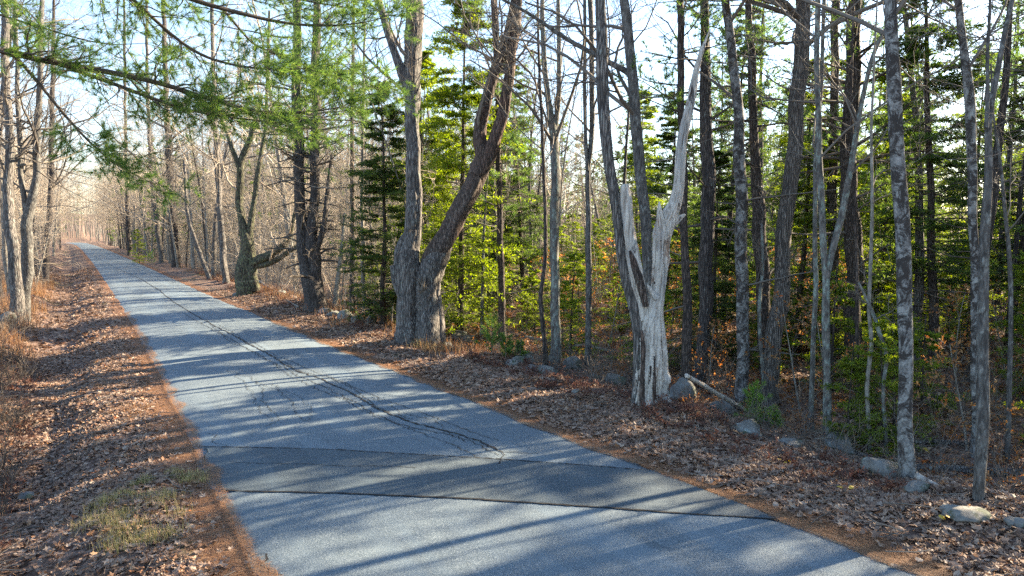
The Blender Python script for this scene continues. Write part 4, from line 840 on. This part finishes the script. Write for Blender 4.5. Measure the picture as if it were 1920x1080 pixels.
litter('fallen_leaves', 30000, lambda n: U(12, 50, n), lambda n: U(2, 50, n), .17, LIT, .5, None, 'leaves covering the floor of the woods')
litter('fallen_leaves', 9000, lambda n: U(8.6, 26, n), lambda n: U(2, 30, n), .12, LITW, .5, None, 'scattered orange leaves on the ground right of the road')
litter('fallen_leaves', 1500, lambda n: U(-2, 1.4, n), lambda n: U(6, 30, n), .085, LITW, .5, dn, 'scattered orange leaves on the left verge')
for (u, v) in ((1718, 918), (1724, 922), (1738, 850), (1472, 872), (1768, 978), (1590, 922)):
    p, d = G(u, v); m = MB(); nn = 3; inst(m, LP[2][0], LP[2][1], p + rng.normal(size=(nn, 3)) * [.04, .04, .01] + [0, 0, .06], rots(nn, .6), U(.07, .11, nn)); o = obj('leaf', m, YEL, smooth=False); tag(o, 'bright yellow leaves lying on brown litter', 'leaf', 'bright yellow fallen leaves')
def needle_band(n, side, y0, y1, label, L=.09, W=.003):
    y = y0 + (y1 - y0) * rng.random(n) ** 1.3; e = np.abs(rng.normal(size=n)) * .34 - .15 + .17 * vnoise(y, y * 0 + side, .5, 31); x = np.where(side > 0, xr(y) + e, xl(y) - .07 - e)
    z = np.maximum(H(x, y), np.where(e < 0, crown_z(x, y), -1)) + .006 + U(0, .012, n); a = U(0, 6.28, n); c, s_ = np.cos(a), np.sin(a); l = L * U(.5, 1.3, n)
    p = np.c_[x, y, z]; d = np.c_[c, s_, U(-.1, .15, n)] * l[:, None]; q = np.c_[-s_, c, s_ * 0] * W / 2; m = MB()
    m.add(np.stack([p - q, p + q, p + d], 1).reshape(-1, 3), t=np.arange(n * 3).reshape(-1, 3)); tag(obj('pine_litter', m, NEED, smooth=False), label, 'needles', kind='stuff')
needle_band(60000, 1, 2.5, 30, 'orange brown fallen pine needles along the right edge of the road', W=.005); needle_band(60000, -1, 5.5, 34, 'orange brown fallen pine needles along the left edge of the road', W=.005)
def grass(n, cx, cy, rx, ry, h, wd, mat, label, clumps=0, arch=.5, name='grass', jit_=.12):
    if clumps: k = rng.integers(0, clumps, n); gx_ = U(-1, 1, clumps); gy_ = U(-1, 1, clumps); x = cx + rx * gx_[k] + rng.normal(size=n) * jit_; y = cy + ry * gy_[k] + rng.normal(size=n) * jit_
    else: x = cx + rx * U(-1, 1, n); y = cy + ry * U(-1, 1, n)
    b = np.c_[x, y, H(x, y) - .01]; a = U(0, 6.28, n); o = np.c_[np.cos(a), np.sin(a), a * 0]; hh = (h * U(.4, 1.2, n))[:, None]; s_ = np.c_[-np.sin(a), np.cos(a), a * 0] * wd / 2
    ar = U(0, arch, n)[:, None]; m1 = b + [0, 0, 1] * hh * .55 + o * hh * ar * .3; tp_ = b + [0, 0, 1] * hh * (1 - ar * .4) + o * hh * ar
    m = MB(); v = np.stack([b - s_, b + s_, m1 + s_ * .8, m1 - s_ * .8, tp_], 1); i = (np.arange(n) * 5)[:, None]
    m.add(v.reshape(-1, 3), np.concatenate([i, i + 1, i + 2, i + 3], 1), np.concatenate([i + 3, i + 2, i + 4], 1)); return tag(obj(name, m, mat, smooth=False), label, 'grass', kind='stuff')
def GP(u, v): return G(u, v)[0]
c = GP(245, 975); grass(2200, c[0], c[1], .5, .8, .17, .004, GRASSG, 'green and straw grass tufts at the lower left corner', 26, .8, jit_=.09)
c = GP(300, 905); grass(1600, c[0], c[1], .6, .35, .10, .005, GRASSG, 'short green grass on the near left verge', 12, .9, jit_=.06)
c = GP(270, 770); grass(500, c[0], c[1], .3, .6, .14, .004, GRASSB, 'thin dry grass by the left road edge', 10, .8)
grass(2200, -2.3, 11, 1.3, 6, .22, .005, GRASSB, 'dry tangled grass along the near left ditch', 60, 1., jit_=.12)
grass(11000, -3.0, 44, 1.6, 22, .7, .012, GRASSB, 'tall dry orange grass along the left verge', 220, .7, jit_=.25)
grass(5000, 9.6, 40, 1.4, 24, .5, .012, GRASSB, 'dry grass along the right verge in the middle distance', 110, .7, jit_=.25)
grass(900, 9.0, 19.5, .6, 1.6, .35, .006, GRASSG, 'thin grass tufts left of the big maple', 14, .9)
def ferns(n, xf, yf, h, label, mat=FERN, name='dead_ferns'):
    x = xf(n); y = yf(n); C = MB(); b = np.c_[x, y, H(x, y)]; par = np.stack([b, b + [0, 0, .04]], 1)
    a, ra = spawn(par, np.full((n, 2), .006), 6, 0, 1, h * .5, h * 1.2, (40, 90), 6, .22, -.07, .6, rel=False, rmin=.003); tubes(C, a, ra, 3)
    ps, D = along(a, 14, .1, 1.); leaves(C, ps, D, .07, .022, .8, 60); return tag(obj(name, C, mat, smooth=False), label, 'ferns', kind='stuff')
ferns(210, lambda n: U(8.5, 9.9, n), lambda n: U(5, 20, n), .28, 'collapsed reddish brown ferns along the stone wall')
ferns(140, lambda n: U(-2.6, -.8, n), lambda n: U(6, 24, n), .38, 'dead brown ferns and brush in the left ditch')
ferns(260, lambda n: U(8, 10.5, n), lambda n: U(20, 60, n), .35, 'reddish brush along the right verge farther along')
def brush(n, xf, yf, h, mat, label, k=9, r=.004, name='brush', ok=None):
    x = xf(n); y = yf(n)
    if ok is not None: kk = ok(x, y); x, y = x[kk], y[kk]
    n = len(x); C = MB(); b = np.c_[x, y, H(x, y) - .02]; par = np.stack([b, b + [0, 0, .1]], 1)
    a, ra = spawn(par, np.full((n, 2), r * 2), k, 0, 1, h * .5, h * 1.3, (0, 55), 5, .18, .02, .6, rel=False, rmin=r); tubes(C, a, ra, 3)
    b2, rb = spawn(a, ra, 5, .2, 1, .25, .6, (25, 65), 3, .15, 0, .6, rmin=r * .7); tubes(C, b2, rb, 3); return tag(obj(name, C, mat, smooth=False), label, 'brush', kind='stuff')
brush(420, lambda n: U(10.5, 34, n), lambda n: U(3, 40, n), 1.1, TW, 'bare twiggy undergrowth between the trunks', 7)
brush(420, lambda n: U(9.5, 24, n), lambda n: U(24, 110, n), 1.8, TWP, 'pale twiggy thicket right of the road', 7, .006)
brush(300, lambda n: U(11, 30, n), lambda n: U(35, 150, n), 4.5, TWP, 'taller pale thicket of twigs right of the road', 8, .008)
brush(110, lambda n: U(-4.5, -1.6, n), lambda n: U(20, 90, n), 1.2, TW, 'bare twiggy bushes along the left verge', 8, .005)
brush(60, lambda n: U(9.4, 10.6, n), lambda n: U(4, 18, n), .6, TW, 'twigs and dead stems among the wall stones', 6, .003)

def sticks(n, xf, yf, label):
    x = xf(n); y = yf(n); k = off(x, y) > .3; x, y = x[k], y[k]; n = len(x); l = U(.1, .7, n); a = U(0, 6.28, n); t = np.linspace(-.5, .5, 4)
    px = x[:, None] + np.cos(a)[:, None] * l[:, None] * t + rng.normal(size=(n, 4)) * .015; py = y[:, None] + np.sin(a)[:, None] * l[:, None] * t + rng.normal(size=(n, 4)) * .015
    C = MB(); tubes(C, np.stack([px, py, H(px, py) + .03 + U(0, .03, (n, 1))], -1), np.repeat(U(.002, .008, n)[:, None], 4, 1), 4); tag(obj('fallen_twigs', C, TW), label, 'twigs', kind='stuff')
sticks(900, lambda n: U(7.2, 14, n), lambda n: U(3, 24, n), 'small dead twigs lying on the right verge'); sticks(420, lambda n: U(-2.5, 1.3, n), lambda n: U(5.5, 22, n), 'small dead twigs lying on the left verge')
brush(110, lambda n: U(-3.2, -.9, n), lambda n: U(6.5, 24, n), .6, TWD, 'dark tangled brush in the left ditch', 9, .004)
ferns(1500, lambda n: U(11.5, 30, n), lambda n: U(2, 40, n), .5, 'brown and rusty ground plants on the floor of the woods', BEE, 'ground_plants')
# ------------------------------------------------------------------ far off woods, one mass
def far_woods(n, fx, fy, label, conif=.35, hh=(9, 16)):
    x = fx(n); y = fy(n); C = MB(); h = U(hh[0], hh[1], n); b = np.c_[x, y, H(x, y) - .2]; t = np.linspace(0, 1, 5)
    lean = rng.normal(size=(n, 2)) * .05
    p = b[:, None, :] + np.stack([lean[:, :1] * h[:, None] * t, lean[:, 1:] * h[:, None] * t, h[:, None] * t], -1); r = (U(.05, .19, n))[:, None] * (1.02 - t)[None]
    tubes(C, p, r, 5, m=0); cf = rng.random(n) < conif
    a, ra = spawn(p[~cf], r[~cf], 14, .25, 1, .2, .42, (30, 75), 4, .15, .05, .4, rmin=.014); tubes(C, a, ra, 3, m=1)
    c, rc = spawn(a, ra, 5, .2, 1, .3, .6, (30, 60), 3, .15, .03, .5, rmin=.008); tubes(C, c, rc, 3, m=1)
    a, ra = spawn(p[cf], r[cf], 40, .12, 1, 1.2, 2.6, (70, 100), 4, .1, -.02, .3, rel=False, rmin=.015, shape=lambda t: 1.1 - t); tubes(C, a, ra, 3, m=1)
    ps, D = along(a, 12, .15, 1.); leaves(C, ps, D, .5, .22, .6, 60, m=2)
    tag(obj('distant_woods', C, [B['pole'], TWP, HEM], smooth=False), label, 'woods', kind='stuff')
far_woods(700, lambda n: U(45, 110, n), lambda n: U(5, 170, n), 'mass of distant trees deep in the woods right of the road')
far_woods(420, lambda n: U(14, 60, n), lambda n: U(110, 300, n), 'mass of bare trees along the far right side of the road', .12, (12, 18))
far_woods(520, lambda n: U(13, 45, n), lambda n: U(55, 170, n), 'mass of pale bare trees in the woods right of the middle of the road', .10, (12, 20))
far_woods(60, lambda n: U(-13, -4, n), lambda n: U(90, 260, n), 'mass of bare trees along the far left side of the road', 0., (14, 20))
far_woods(90, lambda n: U(8.5, 14, n), lambda n: U(60, 240, n), 'mass of bare trees crowding the far right edge of the road', .1, (13, 19))
far_woods(260, lambda n: U(-60, 14, n), lambda n: U(285, 350, n), 'trees closing the far end of the road', .1, (18, 28))
far_woods(200, lambda n: U(-60, -28, n), lambda n: U(120, 300, n), 'trees beyond the field left of the road', .15)
# ------------------------------------------------------------------ labels that single out the nearer copies
ORD = ['first', 'second', 'third', 'fourth', 'fifth', 'sixth', 'seventh', 'eighth', 'ninth', 'tenth', 'eleventh', 'twelfth']
ANCH = [(40, 'the left verge trunks'), (243, 'the pine with the small spruce'), (330, 'the dark leaning verge pine'), (424, 'the brown maple'), (460, 'the crooked mossy maple'), (592, 'the twin pine'), (785, 'the big twin maple'),
        (943, 'the seedling pines'), (1046, 'the lichen green tree'), (1222, 'the bleached dead tree'), (1311, 'the dark pine trunk'), (1443, 'the leaning furrowed trunk'), (1553, 'the slim Y tree'), (1700, 'the black blotched trunk'), (1840, 'the dappled trunk')]
def relabel():
    cells = {}
    for o in COL.objects:
        if o.type != 'EMPTY' or 'group' not in o: continue
        u, d = upx(o.location.x, o.location.y); k = max([i for i, a in enumerate(ANCH) if a[0] <= u], default=-1); cells.setdefault((o['category'], o['group'], k), []).append((u, o))
    for (cat, g_, k), L in cells.items():
        L.sort(key=lambda q: q[0]); noun = {'tree': 'bare hardwood', 'sapling': 'bare sapling', 'hemlock': 'green hemlock' if 'sapling' not in g_ else 'low hemlock sapling', 'pine': 'tall pine', 'beech': 'orange leaved beech sapling'}.get(cat, cat)
        for i, (u, o) in enumerate(L):
            a = ANCH[k][1] if k >= 0 else 'the left edge'
            o['label'] = (f'{noun} set back right of {a}' if len(L) == 1 else f'{ORD[min(i, 11)]} {noun} set back right of {a}') + ('' if i < 12 else ', farther on')
relabel()
